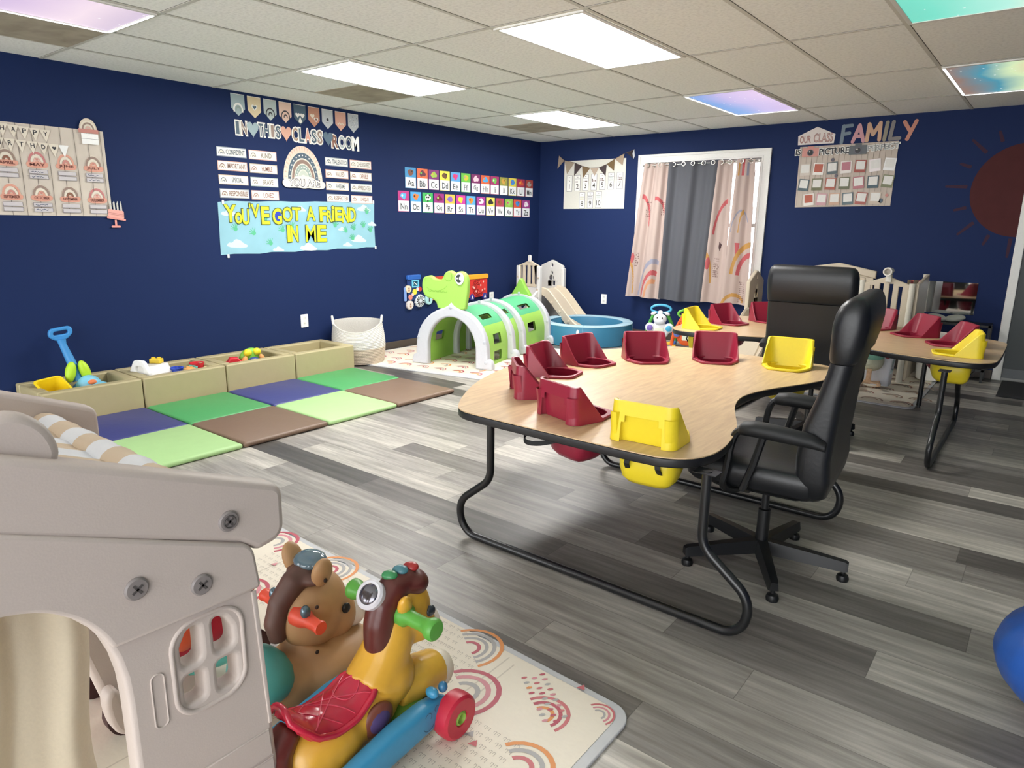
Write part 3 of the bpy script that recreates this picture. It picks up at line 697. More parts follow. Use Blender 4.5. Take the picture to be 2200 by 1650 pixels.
b.build('panel', t)
b = B(); b.xf = on_wall(LW, 0, 0); b.plate([rrect(-0.185, 0.08, 0.19, 0.137, 0.018)], 0.035, M('#f0a92e', 0.4), 0.006, 0.001); b.build('top_rail', t)
for u in (-0.105, 0.13):
    b = B(); b.xf = on_wall(LW, u, -0.135); b.plate([circ(0, 0, 0.042, 16)], 0.03, M('#39348a', 0.4), 0.004, 0.0); b.w = 0.031; b.poly([(-0.02, -0.02), (0.02, -0.02), (0, 0.026)], paper); b.build('wheel', t)
t = thing('activity_panel', 'red wall panel mostly hidden behind the dinosaur head', 'wall toy', (0, -1.95, 0.62))
b = B(); b.xf = on_wall(LW, 0, 0); b.plate([rrect(-0.16, -0.13, 0.16, 0.135, 0.015)], 0.025, M('#cf4a36', 0.4), 0.004, 0.001); b.build('panel', t)
b = B(); b.xf = on_wall(LW, -0.17, -0.12); b.plate([circ(0, 0, 0.055, 18)], 0.03, M('#a9d3d8', 0.4), 0.004, 0.0); b.w = 0.031; b.poly([(-0.01, -0.02), (0.012, -0.02), (0.004, 0.03), (-0.006, 0.03)], ink); b.build('clock_dial', t)

# ================================================================ back wall
# ---- number chart
b = B(); b.xf = on_wall(BW, 0, 0); b.plate([R4(0.392, 1.55, 1.287, 2.143)], 0.0015, M('#d8d6cc', 0.6), 0, 0.001); tag(b.build('number_chart'), 'large plain white sheet behind the number cards on the back wall', 'poster')
for i in range(10):
    if i < 7: x, z = 0.476+i*0.1228, 1.866+i*0.003
    else: x, z = 0.677+(i-7)*0.1213, 1.654+(i-7)*0.004
    b = sheet('n', on_wall(BW, x, z), R4(-0.043, -0.099, 0.043, 0.099), ink2, 0.003, 0.001); b.rect(-0.039, -0.095, 0.039, 0.095, M('#efeee8', 0.5)); b.rect(-0.039, 0.05, 0.039, 0.053, ink2) if i in (1, 2, 5, 8, 9) else None
    b.txt(str(i+1), -0.02 if i < 9 else -0.03, -0.07, 0.02 if i < 9 else 0.03, -0.01, M('#45423f', 0.6), 0.01, None, True); b.rect(-0.012, 0.07, 0.012, 0.075, ink2)
    for k in range(min(i+1, 7)):
        if i == 0: b.scribble(-0.01, 0.012, 0.03, 0.01, ink, 3)
        elif i in (5, 8, 9, 7): b.rect(-0.03, 0.008+0.012*(k % 4), 0.03, 0.012+0.012*(k % 4), (sage, taupe, M('#b0a97a', 0.5), ink2)[(i-5) % 4])
        else: b.poly(circ(-0.02+0.02*(k % 3), 0.015+0.018*(k//3), 0.008, 6), M('#5a3b38', 0.5))
    tag(b.build('number_card'), 'number card reading %d on the white sheet' % (i+1), 'number card', 'number cards on the back wall')
# ---- pennant bunting
t = thing('bunting', 'string of brown and beige triangle flags across the number chart', 'bunting', (0, 0, 0))
tops = [(0.304, 2.217), (0.39, 2.154), (0.548, 2.12), (0.663, 2.075), (0.783, 2.046), (0.909, 2.045), (1.022, 2.081), (1.133, 2.139), (1.263, 2.195)]
tips = [(0.284, 2.055), (0.435, 1.985), (0.545, 1.955), (0.68, 1.925), (0.855, 1.95), (1.01, 1.94), (1.128, 2.0), (1.245, 2.06)]
bc = ['#9a8878', '#a3937f', '#453a3a', '#7a6448', '#b7a492', '#463a3c', '#77603f', '#a8947f']
for i in range(8):
    a, c = tops[i], tops[i+1]
    b = B(); b.xf = on_wall(BW, 0, 0); b.plate([[a, tips[i], c]], 0.001, M(bc[i], 0.8, 0.2, 300), 0, 0.0055+0.0004*i); b.build('flag', t)
b = B(); b.tube([(p[0], -0.010, p[1]) for p in tops]+[(1.40, -0.006, 2.235)], 0.002, M('#6b5a48', 0.8), 6); b.build('string', t)
b = B(); b.xf = on_wall(BW, 0, 0); b.plate([[(1.29, 2.20), (1.395, 2.125), (1.385, 2.235)]], 0.001, M('#33282a', 0.8), 0, 0.004); b.plate([[(1.392, 2.24), (1.372, 2.19), (1.388, 2.125), (1.404, 2.16)]], 0.001, M('#cfd3d8', 0.2), 0, 0.006)
b.build('end_flag', t)

# ---- our class family
t = thing('class_sign', 'white house shaped sign reading OUR CLASS on the back wall', 'wall sign', (3.46, 0, 2.17))
b = B(); b.xf = on_wall(BW, 0, 0); b.plate([[(-0.175, 0.005), (0.17, 0.005), (0.176, 0.092), (0, 0.172), (-0.18, 0.092)]], 0.0015, M('#e3d8d2', 0.5), 0, 0.001)
b.text('OUR', -0.16, 0.02, -0.05, 0.092, M('#7a4a46', 0.5), 0.004, 0.03); b.text('OUR', -0.157, 0.024, -0.053, 0.088, M('#b98a80', 0.5), 0.0046, 0.0)
b.text('CLASS', -0.025, 0.02, 0.158, 0.108, M('#7a4a46', 0.5), 0.004, 0.03); b.text('CLASS', -0.021, 0.025, 0.154, 0.103, M('#c9a49a', 0.5), 0.0046, 0.0)
b.build('house', t)
STROKES = {'F': [((0.12, 0.02), (0.2, 0.97)), ((0.2, 0.95), (0.97, 0.97)), ((0.15, 0.5), (0.8, 0.54))], 'A': [((0.03, 0.02), (0.5, 0.97)), ((0.5, 0.97), (0.95, 0.03)), ((0.25, 0.33), (0.8, 0.33))],
           'M': [((0.04, 0.03), (0.1, 0.95)), ((0.1, 0.95), (0.45, 0.35)), ((0.45, 0.35), (0.92, 0.98)), ((0.92, 0.98), (0.95, 0.04))], 'I': [((0.35, 0.02), (0.6, 0.97))], 'L': [((0.25, 0.98), (0.05, 0.05)), ((0.05, 0.05), (0.95, 0.08))], 'Y': [((0.05, 0.95), (0.5, 0.5)), ((0.97, 0.97), (0.4, 0.02))]}
for ch, x0, x1, z0, z1, hx, nm in (('F', 3.69, 3.785, 2.172, 2.335, '#71818f', 'slate blue'), ('A', 3.80, 3.905, 2.174, 2.332, '#c9949a', 'dusty pink'), ('M', 3.925, 4.045, 2.176, 2.34, '#c9a184', 'tan'), ('I', 4.065, 4.115, 2.177, 2.34, '#8f8774', 'khaki'), ('L', 4.125, 4.215, 2.174, 2.34, '#7f7a78', 'warm grey'), ('Y', 4.235, 4.34, 2.17, 2.336, '#c5846f', 'terracotta')):
    b = B(); b.xf = on_wall(BW, 0, 0)
    for k, (p, q) in enumerate(STROKES[ch]):
        p, q = Vector((x0+(x1-x0)*p[0], z0+(z1-z0)*p[1])), Vector((x0+(x1-x0)*q[0], z0+(z1-z0)*q[1])); d_ = q-p; a_ = math.atan2(d_.y, d_.x); r_ = 0.0165
        b.plate([[(p.x+r_*math.cos(a_+PI/2+PI*i/8), p.y+r_*math.sin(a_+PI/2+PI*i/8)) for i in range(9)]+[(q.x+r_*math.cos(a_-PI/2+PI*i/8), q.y+r_*math.sin(a_-PI/2+PI*i/8)) for i in range(9)]], 0.003, M(hx, 0.55), 0, 0.002+0.0003*k)
    tag(b.build('letter_cutout'), '%s cutout letter %s of the word FAMILY' % (nm, ch), 'wall letters', 'letters of the word FAMILY')
t = thing('photo_board', 'pale wood-grain board of empty photo frames below the class sign', 'notice board', (3.76, 0, 1.555))
b = B(); b.xf = on_wall(BW, 0, 0); b.plate([[(-0.442, 0.0), (0.45, 0.012), (0.452, 0.608), (-0.45, 0.60)]], 0.002, M('#c3b5a8', 0.6, var=0.12, scale=8), 0, 0.001); b.w = 0.0035
for i in range(17): b.poly([(-0.43+i*0.052, 0.01), (-0.428+i*0.052, 0.01), (-0.427+i*0.052, 0.60), (-0.43+i*0.052, 0.60)], M('#8f8378', 0.7))
for q in ((-0.12, 0.46), (-0.07, 0.305)): b.poly(circ(q[0], q[1], 0.018, 7), ink2)
b.poly(circ(0.36, 0.06, 0.022, 9), slate); b.poly(circ(0.41, 0.11, 0.015, 9), roseP); b.build('board', t)
fr = [['#cfc4b8', '#e9e4dc', '#5a6668', '#e4dcd6', '#a04a3c', '#efe6e6', '#efeeec'], ['#4f6168', '#6e6f4e', '#a85a48', '#66684c', '#b5747a', '#3f555e', '#7c7f5c'], ['#e9e4dc', '#c89aa0', '#c9a58c', '#5c6c72', '#a85a50', '#c9b8a8']]
inn = {(0, 1): '#b4563c', (0, 3): '#b5707c', (2, 0): '#b4563c'}
for r_ in range(3):
    for c in range(len(fr[r_])):
        x = (-0.375+c*0.1295) if r_ < 2 else (-0.31+c*0.124); z = (0.375+0.004*c, 0.225+0.003*c, 0.078+0.002*c)[r_]
        a = R(random.uniform(-7, 7)); m2 = on_wall(BW, x, z) @ Matrix.Rotation(a, 4, 'Z')
        b = B(); b.xf = m2; b.plate([R4(-0.05, -0.06, 0.05, 0.056)], 0.001, M(fr[r_][c], 0.5), 0, 0.0105); b.w = 0.0117
        b.rect(-0.04, -0.032, 0.04, 0.046, M(inn.get((r_, c), '#dfdcd6'), 0.45)); b.build('photo_frame', t)
def strip(s, x0, x1, z0, z1, lean, mat, col):
    t = thing('word_strip', 'cut paper strip reading %s along the top of the photo board' % s, 'wall letters', (x0, 0, z0), 0, 'picture perfect strips')
    b = B(); b.xf = on_wall(BW, 0, 0) @ Matrix.Rotation(lean, 4, 'Z'); W, Hh = x1-x0, z1-z0
    b.text(s, -0.008, -0.006, W+0.008, Hh+0.006, mat, 0.014, 0.09, 0.01); b.text(s, 0, 0, W, Hh, col, 0.0162, 0.02); b.build('letters', t)
strip('IS', 3.275, 3.325, 2.075, 2.13, 0.0, paper, ink); strip('PICTURE', 3.505, 3.785, 2.066, 2.128, 0.02, paper, ink); strip('PERFECT', 3.95, 4.225, 2.08, 2.13, 0.06, paper, M('#8b8d8c', 0.3))
for x, z, hx, nm in ((3.42, 2.098, '#cf8f84', 'pink'), (3.864, 2.098, '#5b6064', 'dark grey')):
    b = B(); b.xf = on_wall(BW, x, z); b.plate([rrect(-0.08, -0.042, 0.08, 0.042, 0.006)], 0.001, M(hx, 0.5), 0, 0.015); b.w = 0.0165
    b.rect(-0.03, 0.042, 0.03, 0.058, M(hx, 0.5)); b.poly(circ(0, -0.004, 0.032, 18), ink2); b.poly(circ(0, -0.004, 0.025, 18), BLACK); b.poly(circ(-0.008, 0.006, 0.007, 8), paper)
    tag(b.build('camera_cutout'), '%s paper camera cutout on top of the photo board' % nm, 'paper cutout', 'paper cameras')

# ---- sun mural (paint on the wall)
t = thing('sun_mural', 'painted dark orange sun with rays at the right of the back wall', 'mural', (5.235, 0, 1.69))
sp_ = M('#4f2627', 0.7, var=0.12, scale=10, spec=0.2); ry_ = M('#40293a', 0.7, spec=0.2)
b = B(); b.xf = on_wall(BW, 0, 0); b.w = 0.0006
arcp = [(0.39*math.cos(R(a)), 0.40*math.sin(R(a))) for a in range(90, 271, 6)]+[(0.008, -0.40), (0.008, 0.40)]
b.poly(arcp, sp_); b.build('disc', t)
for (x0, z0, x1, z1) in ((4.644, 1.735, 4.818, 1.73), (4.733, 1.934, 4.825, 1.898), (4.80, 2.137, 4.924, 2.018), (4.994, 2.2, 5.03, 2.104), (4.736, 1.521, 4.835, 1.546), (4.793, 1.30, 4.91, 1.414), (5.004, 1.213, 5.04, 1.305), (5.20, 1.108, 5.205, 1.278)):
    d_ = Vector((x1-x0, z1-z0)).normalized(); p_ = Vector((-d_.y, d_.x))*0.016
    b = B(); b.xf = on_wall(BW, -5.235, -1.69); b.w = 0.0006
    b.poly(rpoly([(x0-p_.x*0.6, z0-p_.y*0.6), (x1-p_.x, z1-p_.y), (x1+p_.x, z1+p_.y), (x0+p_.x*0.6, z0+p_.y*0.6)], 0.008, 3), ry_); b.build('ray', t)

# ---- wall mirror
mm, mn, ml, mp_ = new_mat('mirror_glass'); mp_.inputs['Metallic'].default_value = 1.0; mp_.inputs['Roughness'].default_value = 0.04; mp_.inputs['Base Color'].default_value = (0.75, 0.77, 0.78, 1)
t = thing('wall_mirror', 'low unframed safety mirror on the back wall right of the play castle', 'mirror', (4.74, 0, 0.73))
b = B(); b.xf = on_wall(BW, 0, 0); b.plate([rrect(-0.29, -0.155, 0.285, 0.14, 0.004)], 0.005, mm, 0, 0.001); b.build('glass', t)

# ---- curtains and rod
def curtain_map(x0t, x1t, x0b, x1b, zt, zb, folds, amp, y0=-0.075, ph=0.0):
    def fn(s, q):
        x = (x0t+(x1t-x0t)*s)*(1-q)+(x0b+(x1b-x0b)*s)*q
        a = amp*(0.7+0.5*q)*math.sin(2*PI*folds*s+ph+0.5*q)+amp*0.35*math.sin(2*PI*folds*2.3*s+1.3*q)
        return (x+0.12*a, y0-0.02-a-0.03*q, zt+(zb-zt)*q+0.006*math.sin(5*s+ph)*q)
    return fn
def motif_faces(b0):
    """2D shapes drawn into b0 as (bounding box, polygon, material), last drawn first"""
    out = []
    for f, mi in zip(b0.f, b0.mi):
        p = [b0.v[i][:2] for i in f]; out.append((min(q[0] for q in p), max(q[0] for q in p), min(q[1] for q in p), max(q[1] for q in p), p, b0.m[mi]))
    return out[::-1]
def inside(x, y, p):
    c = False; j = len(p)-1
    for i in range(len(p)):
        if (p[i][1] > y) != (p[j][1] > y) and x < (p[j][0]-p[i][0])*(y-p[i][1])/(p[j][1]-p[i][1]+1e-12)+p[i][0]: c = not c
        j = i
    return c
def printed(b, fn, nu, nv, mat, th, shapes):
    """curtain cloth whose printed motifs are faces of the same mesh"""
    o = len(b.f); b.grid(fn, nu, nv, mat, th)
    for i in range(nu):
        row = [s_ for s_ in shapes if s_[0] <= (i+0.5)/nu <= s_[1]]
        for j in range(nv):
            x, y = (i+0.5)/nu, (j+0.5)/nv
            for s_ in row:
                if s_[2] <= y <= s_[3] and inside(x, y, s_[4]):
                    if s_[5] not in b.m: b.m.append(s_[5])
                    b.mi[o+i*nv+j] = b.mi[o+nu*nv+i*nv+j] = b.m.index(s_[5]); break
cloth = M('#b9a59d', 0.85, 0.05, 200, var=0.03); grey = M('#55565d', 0.8, 0.05, 200)
motif = [M('#b5565a', 0.8), M('#c98f6a', 0.8), M('#8f8fa0', 0.8), M('#b98a4a', 0.8)]
class PrintB(B):
    def arc(self, cx, cy, r0, r1, mat, a0=0.0, a1=180.0, n=14, sy=1.0, xf=None): return B.arc(self, cx, cy, r0, r1, mat, a0, a1, n, -sy, xf)
def dashes(b0, u, v, cols, rows, mt):
    for i in range(cols):
        for j in range(rows):
            if random.random() < 0.8: b0.rect(u+i*0.035+0.008*random.random(), v+j*0.014, u+i*0.035+0.016+0.008*random.random(), v+j*0.014+0.008, mt)
def curtain(name, label, fn, decor, mat, parent_n):
    t = thing(name, label, 'curtain', fn(0.5, 1.0))
    m0 = Matrix.Translation(-Vector(fn(0.5, 1.0)))
    b = B(); b.xf = m0; b0 = PrintB()
    if decor: decor(b0); printed(b, fn, 90, 230, mat, 0.003, motif_faces(b0))
    else: b.grid(fn, 70, 30, mat, 0.003)
    b.build('panel', t, 80)
    for k in range(parent_n):
        s = (k+0.5)/parent_n; p = Vector(fn(s, 0.0)); b = B(); b.xf = m0
        b.tube([(p.x+0.022*math.cos(a), p.y-0.006, 2.035+0.022*math.sin(a)) for a in [2*PI*i/14 for i in range(14)]], 0.006, M('#b9b6ae', 0.25, metal=1.0), 6, True); b.build('grommet', t)
def dec_left(b0):
    b0.arc(0.1, 0.48, 0.30, 0.345, motif[0], 5, 90, 16, 0.75); b0.arc(0.62, 0.42, 0.28, 0.33, motif[0], 20, 100, 16, 0.55)
    dashes(b0, 0.27, 0.28, 5, 8, M('#5a3a3a', 0.8)); dashes(b0, 0.8, 0.28, 4, 7, M('#5a3a3a', 0.8))
    b0.arc(-0.05, 0.98, 0.20, 0.23, motif[3], 0, 80, 14, 1.2); dashes(b0, 0.13, 0.66, 3, 8, M('#5a3a3a', 0.8)); b0.poly(circ(0.05, 0.70, 0.05, 12, 0.04), motif[0])
    for r_, mt in ((0.42, motif[2]), (0.30, motif[0]), (0.21, motif[1])): b0.arc(0.72, 1.0, r_-0.05, r_, mt, 70, 178, 18, 0.72)
def dec_right(b0):
    b0.arc(0.36, 0.52, 0.26, 0.30, motif[0], 100, 175, 14, 1.1); b0.arc(0.74, 0.50, 0.14, 0.155, motif[2], 30, 178, 16, 1.1); b0.arc(0.78, 0.5, 0.05, 0.07, motif[3], 80, 180, 10, 2.4)
    b0.rect(0.78, 0.0, 0.83, 0.11, motif[0]); b0.rect(0.88, 0.02, 0.92, 0.10, motif[2]); b0.rect(0.70, 0.05, 0.73, 0.11, motif[3])
    b0.arc(-0.05, 0.86, 0.20, 0.24, motif[3], 0, 80, 14, 1.2); b0.poly(circ(0.05, 0.72, 0.05, 12, 0.045), motif[0]); dashes(b0, 0.16, 0.68, 5, 10, M('#5a3a3a', 0.8))
    b0.poly([(0.34, 0.56), (0.40, 0.60), (0.36, 0.64), (0.33, 0.60)], M('#4a3436', 0.8)); b0.poly([(0.60, 0.58), (0.72, 0.58), (0.68, 0.66), (0.64, 0.68)], motif[0])
    for r_, mt in ((0.40, motif[3]), (0.30, motif[0])): b0.arc(1.0, 0.80, r_-0.06, r_, mt, 90, 178, 16, 0.65)
    b0.arc(0.6, 1.05, 0.18, 0.23, motif[3], 50, 175, 14, 0.5); dashes(b0, 0.7, 0.86, 4, 9, M('#5a3a3a', 0.8))
fL = curtain_map(1.592, 1.912, 1.448, 1.90, 2.055, 0.50, 1.9, 0.026, -0.07, 0.4)
fG = curtain_map(1.905, 2.495, 1.885, 2.44, 2.055, 0.497, 2.0, 0.024, -0.075, 2.2)
fR1 = curtain_map(2.485, 2.66, 2.42, 2.68, 2.055, 0.505, 0.9, 0.022, -0.07, 1.0)
fR2 = curtain_map(2.70, 2.893, 2.655, 2.955, 2.055, 0.51, 1.0, 0.022, -0.07, 0.2)
curtain('patterned_curtain', 'blush curtain with rainbow print at the left of the window', fL, dec_left, cloth, 4)
curtain('grey_curtain', 'plain dark grey curtain hanging in the middle of the window', fG, None, grey, 5)
def dec_r1(b0):
    b0.arc(0.95, 0.52, 0.70, 0.80, motif[0], 100, 178, 14, 0.33); b0.arc(-0.1, 0.86, 0.34, 0.42, motif[3], 0, 85, 14, 0.55); b0.poly(circ(0.1, 0.72, 0.10, 12, 0.045), motif[0])
    dashes(b0, 0.35, 0.68, 8, 10, M('#5a3a3a', 0.8)); b0.poly([(0.55, 0.56), (0.68, 0.58), (0.60, 0.63), (0.53, 0.60)], M('#4a3436', 0.8))
def dec_r2(b0):
    b0.rect(0.3, 0.0, 0.45, 0.11, motif[0]); b0.rect(0.55, 0.02, 0.66, 0.11, motif[2]); b0.rect(0.12, 0.02, 0.2, 0.11, motif[3]); b0.arc(0.45, 0.50, 0.36, 0.40, motif[2], 30, 178, 16, 0.4); b0.arc(0.55, 0.5, 0.14, 0.18, motif[3], 80, 180, 10, 0.9)
    b0.poly([(0.3, 0.57), (0.5, 0.57), (0.46, 0.65), (0.38, 0.68)], motif[0])
    for r_, mt in ((0.80, motif[3]), (0.56, motif[0])): b0.arc(1.0, 0.80, r_-0.13, r_, mt, 90, 178, 16, 0.30)
    b0.arc(0.45, 1.06, 0.42, 0.52, motif[3], 40, 175, 14, 0.26); dashes(b0, 0.6, 0.84, 7, 11, M('#5a3a3a', 0.8))
curtain('patterned_curtain', 'blush curtain with rainbow print just right of the grey curtain', fR1, dec_r1, cloth, 2)
curtain('patterned_curtain', 'blush curtain with rainbow print at the right edge of the window', fR2, dec_r2, cloth, 2)
t = thing('curtain_rod', 'thin metal curtain rod across the top of the window', 'curtain rod', (2.25, -0.082, 2.035))
b = B(); b.tube([(-0.68, 0, 0), (0.67, 0, 0)], 0.008, M('#c4c1ba', 0.25, metal=1.0), 10); b.build('rod', t)
for x in (-0.682, 0.672): b = B(); b.tube([(x, 0, 0), (x, 0.081, 0)], 0.009, M('#c4c1ba', 0.25, metal=1.0), 8); b.build('bracket', t)
# ================================================================ tables with toddler seats
wood_top = wood_mat('oak_laminate', '#c2a27c', '#d6b98f', 'Y', 0.32, 9.0)
edge_b, tubeb = M('#1c1c1e', 0.4), M('#17181a', 0.3, spec=0.6)
TOP = 0.60
half = [(-.69, 0), (-.665, .25), (-.575, .56), (-.44, .81), (-.325, .975), (-.27, 1.015), (-.2, 1.03), (.58, 1.03), (.68, 1.0), (.745, .93), (.765, .82), (.745, .66), (.705, .5), (.635, .34), (.57, .18), (.535, 0)]
outl = [(v, u) for v, u in half] + [(v, -u) for v, u in half[::-1][1:-1]]
outl = smooth_closed(outl, 2)
# seat places: back centre (v, u) and heading in degrees, in the table's own frame
SEATS = [(0.525, -0.955, 94, 'y'), (0.105, -0.885, 73, 'r'), (-0.285, -0.655, 45, 'r'), (-0.505, -0.205, 12, 'r'), (-0.515, 0.195, -9, 'r'), (-0.275, 0.565, -48, 'r'), (0.055, 0.845, -64, 'r'), (0.465, 0.935, -80, 'y')]
well = [(0.075, 0.098), (0.15, 0.098), (0.215, 0.078), (0.242, 0.045), (0.246, 0.0), (0.242, -0.045), (0.215, -0.078), (0.15, -0.098), (0.075, -0.098), (0.058, -0.06), (0.055, 0.0), (0.058, 0.06)]
well = smooth_closed(well, 1)
def place(pts, x, y, deg):
    c, s = math.cos(R(deg)), math.sin(R(deg)); return [(x+a*c-b_*s, y+a*s+b_*c) for a, b_ in pts]
def path_round(pts, it=3): return smooth_open(pts, it)
def kidney_table(label, loc, rz, frames, extra=None):
    t = thing('kidney_table', label, 'table', loc, rz, None)
    b = B(); holes = [place([(0.15+(p-0.15)*1.03, q*1.03) for p, q in well], s[0], s[1], s[2])[::-1] for s in SEATS]
    b.plate([outl]+holes, 0.004, wood_top, 0.0, TOP-0.004)
    b.build('tabletop', t)
    b = B(); b.plate([outl]+holes, 0.033, edge_b, 0.006, TOP-0.0372); b.build('edge_band', t)
    for u, dv in frames:
        a, c = -0.16+dv, 0.775+dv
        pts = [(a, 0.567), (a, 0.315), (a-0.175, 0.145), (a-0.175, 0.045), (a-0.06, 0.0175), (c+0.06, 0.0175), (c+0.175, 0.045), (c+0.175, 0.145), (c, 0.315), (c, 0.567)]
        pts = [(a, 0.567), (a, 0.30), (a-0.185, 0.155), (a-0.155, 0.0175), (c+0.155, 0.0175), (c+0.185, 0.155), (c, 0.30), (c, 0.567)]
        q = [(p[0], p[2]) for p in round_path([(v, 0, z) for v, z in pts], 0.10, 8)]
        b = B(); b.tube([(v, u, z) for v, z in q], 0.0165, tubeb, 12); b.build('leg_frame', t)
        for v in (a, c):
            b = B(); b.box(v-0.04, u-0.03, 0.5615, v+0.04, u+0.03, 0.5645, tubeb); b.build('mounting_plate', t)
    b = B(); b.box(-0.02, -0.80, 0.535, 0.02, 0.80, 0.5625, tubeb); b.build('rail', t)
    if extra: extra(t)
    return t
t1 = kidney_table('nearer wood top kidney table with eight red and yellow toddler seats', (4.0, -4.6, 0), 0, [(-0.95, 0.0), (0.25, 0.0)])
def straight_leg(t):
    b = B(); b.tube([(-0.53, 0.53, 0.566), (-0.53, 0.53, 0.02)], 0.017, tubeb, 12); b.tube([(-0.53, 0.53, 0.02), (-0.53, 0.53, 0.0)], 0.012, M('#3a3a3c', 0.6), 10); b.build('support_leg', t)
t2 = kidney_table('farther wood top kidney table before the play castle and mirror', (4.36, -2.18, 0), -PI/2, [(0.80, 0.13), (-0.55, 0.05)], straight_leg)

def seat_parts(t, col, strap):
    hi = col
    N = 40
    def plan(q, x0, w, rad):
        """U-shaped plan line from left front round the back to right front; q in 0..1"""
        L1, L2 = 0.15-x0-rad, 2*w-2*rad; arc = PI/2*rad; tot = 2*L1+L2+2*arc; d = q*tot
        if d < L1: return (0.15-d, w)
        d -= L1
        if d < arc: a = d/rad; return (x0+rad-rad*math.sin(a), w-rad+rad*math.cos(a))
        d -= arc
        if d < L2: return (x0, w-rad-d)
        d -= L2
        if d < arc: a = d/rad; return (x0+rad-rad*math.cos(a), -(w-rad)-rad*math.sin(a))
        d -= arc; return (x0+rad+d, -w)
    def hgt(x): return 0.148 if x < 0.03 else max(0.013, 0.148-(x-0.03)*1.12)
    ob, ot, it, ib = [], [], [], []
    for i in range(N+1):
        q = i/N; x, y = plan(q, 0.0, 0.128, 0.035); z = hgt(x); f = z/0.148
        x2, y2 = plan(q, 0.008, 0.121, 0.032); x3, y3 = plan(q, 0.019, 0.110, 0.027); x4, y4 = plan(q, 0.062, 0.099, 0.03)
        ob.append((x, y, 0.001)); ot.append((x+(x2-x)*f, y+(y2-y)*f, z)); it.append((x+(x3-x)*max(f, 0.4), y+(y3-y)*max(f, 0.5), z)); ib.append((x4, y4, -0.004))
    b = B(); vs = []; fs = []; K = 6
    for i in range(N+1):
        for k in range(K+1):
            g = k/K; vs.append(tuple(ob[i][c]+(ot[i][c]-ob[i][c])*g for c in range(3)))
    for i in range(N):
        for k in range(K):
            ym = (vs[i*(K+1)+k][1]+vs[(i+1)*(K+1)+k][1])/2; xm = vs[i*(K+1)+k][0]
            if xm < 0.012 and abs(ym) < 0.078-(0.014 if k == 3 else 0) and k < 4: continue    # arched opening in the outer back
            fs.append((i*(K+1)+k, (i+1)*(K+1)+k, (i+1)*(K+1)+k+1, i*(K+1)+k+1))
    b.add(vs, fs, col)
    # recess behind the opening, rim, inner wall
    rec = [[(x+0.028*(1 if abs(y) < 0.085 and x < 0.02 else 0.15), y*0.985, z) for x, y, z in row] for row in (ob, [(a[0], a[1], 0.108) for a in ob])]
    lo = [p for p in rec[0] if p[0] < 0.045]; hi_ = [p for p in rec[1] if p[0] < 0.045]
    b.loft([lo, [(p[0]-0.012, p[1], p[2]) for p in hi_]], col, False, False)
    md = [tuple((ot[i][c]+it[i][c])/2+(0.003 if c == 2 else 0) for c in range(3)) for i in range(N+1)]
    b.loft([ot, md, it], hi, False, False)
    b.loft([it, [tuple(it[i][c]*0.45+ib[i][c]*0.55 for c in range(3)) for i in range(N+1)], ib], col, False, False)
    b.build('backrest', t, 50)
    b = B()
    fo = rpoly([(0.03, 0.124), (0.03, -0.124), (0.155, -0.126), (0.262, -0.082), (0.262, 0.082), (0.155, 0.126)], [0.0, 0.0, 0.02, 0.045, 0.045, 0.02], 5)
    hole = [p for p in place(well, 0, 0, 0)]
    b.plate([fo, hole[::-1]], 0.013, hi, 0.004, 0.0005); b.build('rim_flange', t)
    b = B(); rings = []
    for z, k, dx in ((0.002, 1.0, 0), (-0.036, 1.0, 0.0), (-0.05, 1.14, 0.0), (-0.11, 1.12, 0.0), (-0.15, 1.0, -0.004), (-0.17, 0.8, -0.006), (-0.175, 0.3, -0.006)):
        rings.append([(0.15+(p-0.15)*k+dx, q*k, z) for p, q in well])
    b.loft(rings, col, False); b.add(rings[-1], [tuple(range(len(well)))], col)
    b.build('seat_well', t, 60)
    sb = M('#1a1a1a', 0.7)
    for s in ((-1, 1) if strap != 'loop' else (1,)):
        b = B(); b.ribbon([(0.055, s*0.05, -0.045), (0.035, s*0.055, -0.06), (0.03, s*0.06, -0.085), (0.05, s*0.062, -0.11)], (0, 1, 0), 0.02, 0.003, sb); b.build('strap', t)
    if strap == 'loop':
        b = B(); b.ribbon(smooth_open([(0.055, 0.075, -0.045), (0.01, 0.10, -0.055), (-0.055, 0.12, -0.085), (-0.075, 0.08, -0.105), (-0.03, 0.02, -0.10), (0.03, -0.03, -0.075), (0.05, -0.045, -0.06)], 2), (0.1, 0.1, 1), 0.02, 0.003, sb); b.build('strap', t)
def dup(root, loc, rz, label, group=None):
    r_ = root.copy(); COL.objects.link(r_); r_.location = loc; r_.rotation_euler = (0, 0, rz); r_['label'] = label
    if group: r_['group'] = group
    for ch in list(root.children):
        c = ch.copy(); COL.objects.link(c); c.parent = r_
        for g in ch.children:
            d_ = g.copy(); COL.objects.link(d_); d_.parent = c
    return r_
redp, yelp = M('#93233a', 0.33, spec=0.5, var=0.03), M('#ecd42c', 0.38, var=0.03)
lab1 = ['yellow toddler seat at the near edge of the nearer table, back towards the viewer', 'red toddler seat with hanging black strap at the near left of the nearer table', 'red toddler seat at the left corner of the nearer table, seen from behind',
        'red toddler seat at the left of the nearer table facing right', 'red toddler seat on the nearer table right in front of the blue foam ring', 'red toddler seat at the middle of the far edge of the nearer table', 'red toddler seat beside the yellow one at the far edge of the nearer table', 'yellow toddler seat at the far edge of the nearer table before the black chair']
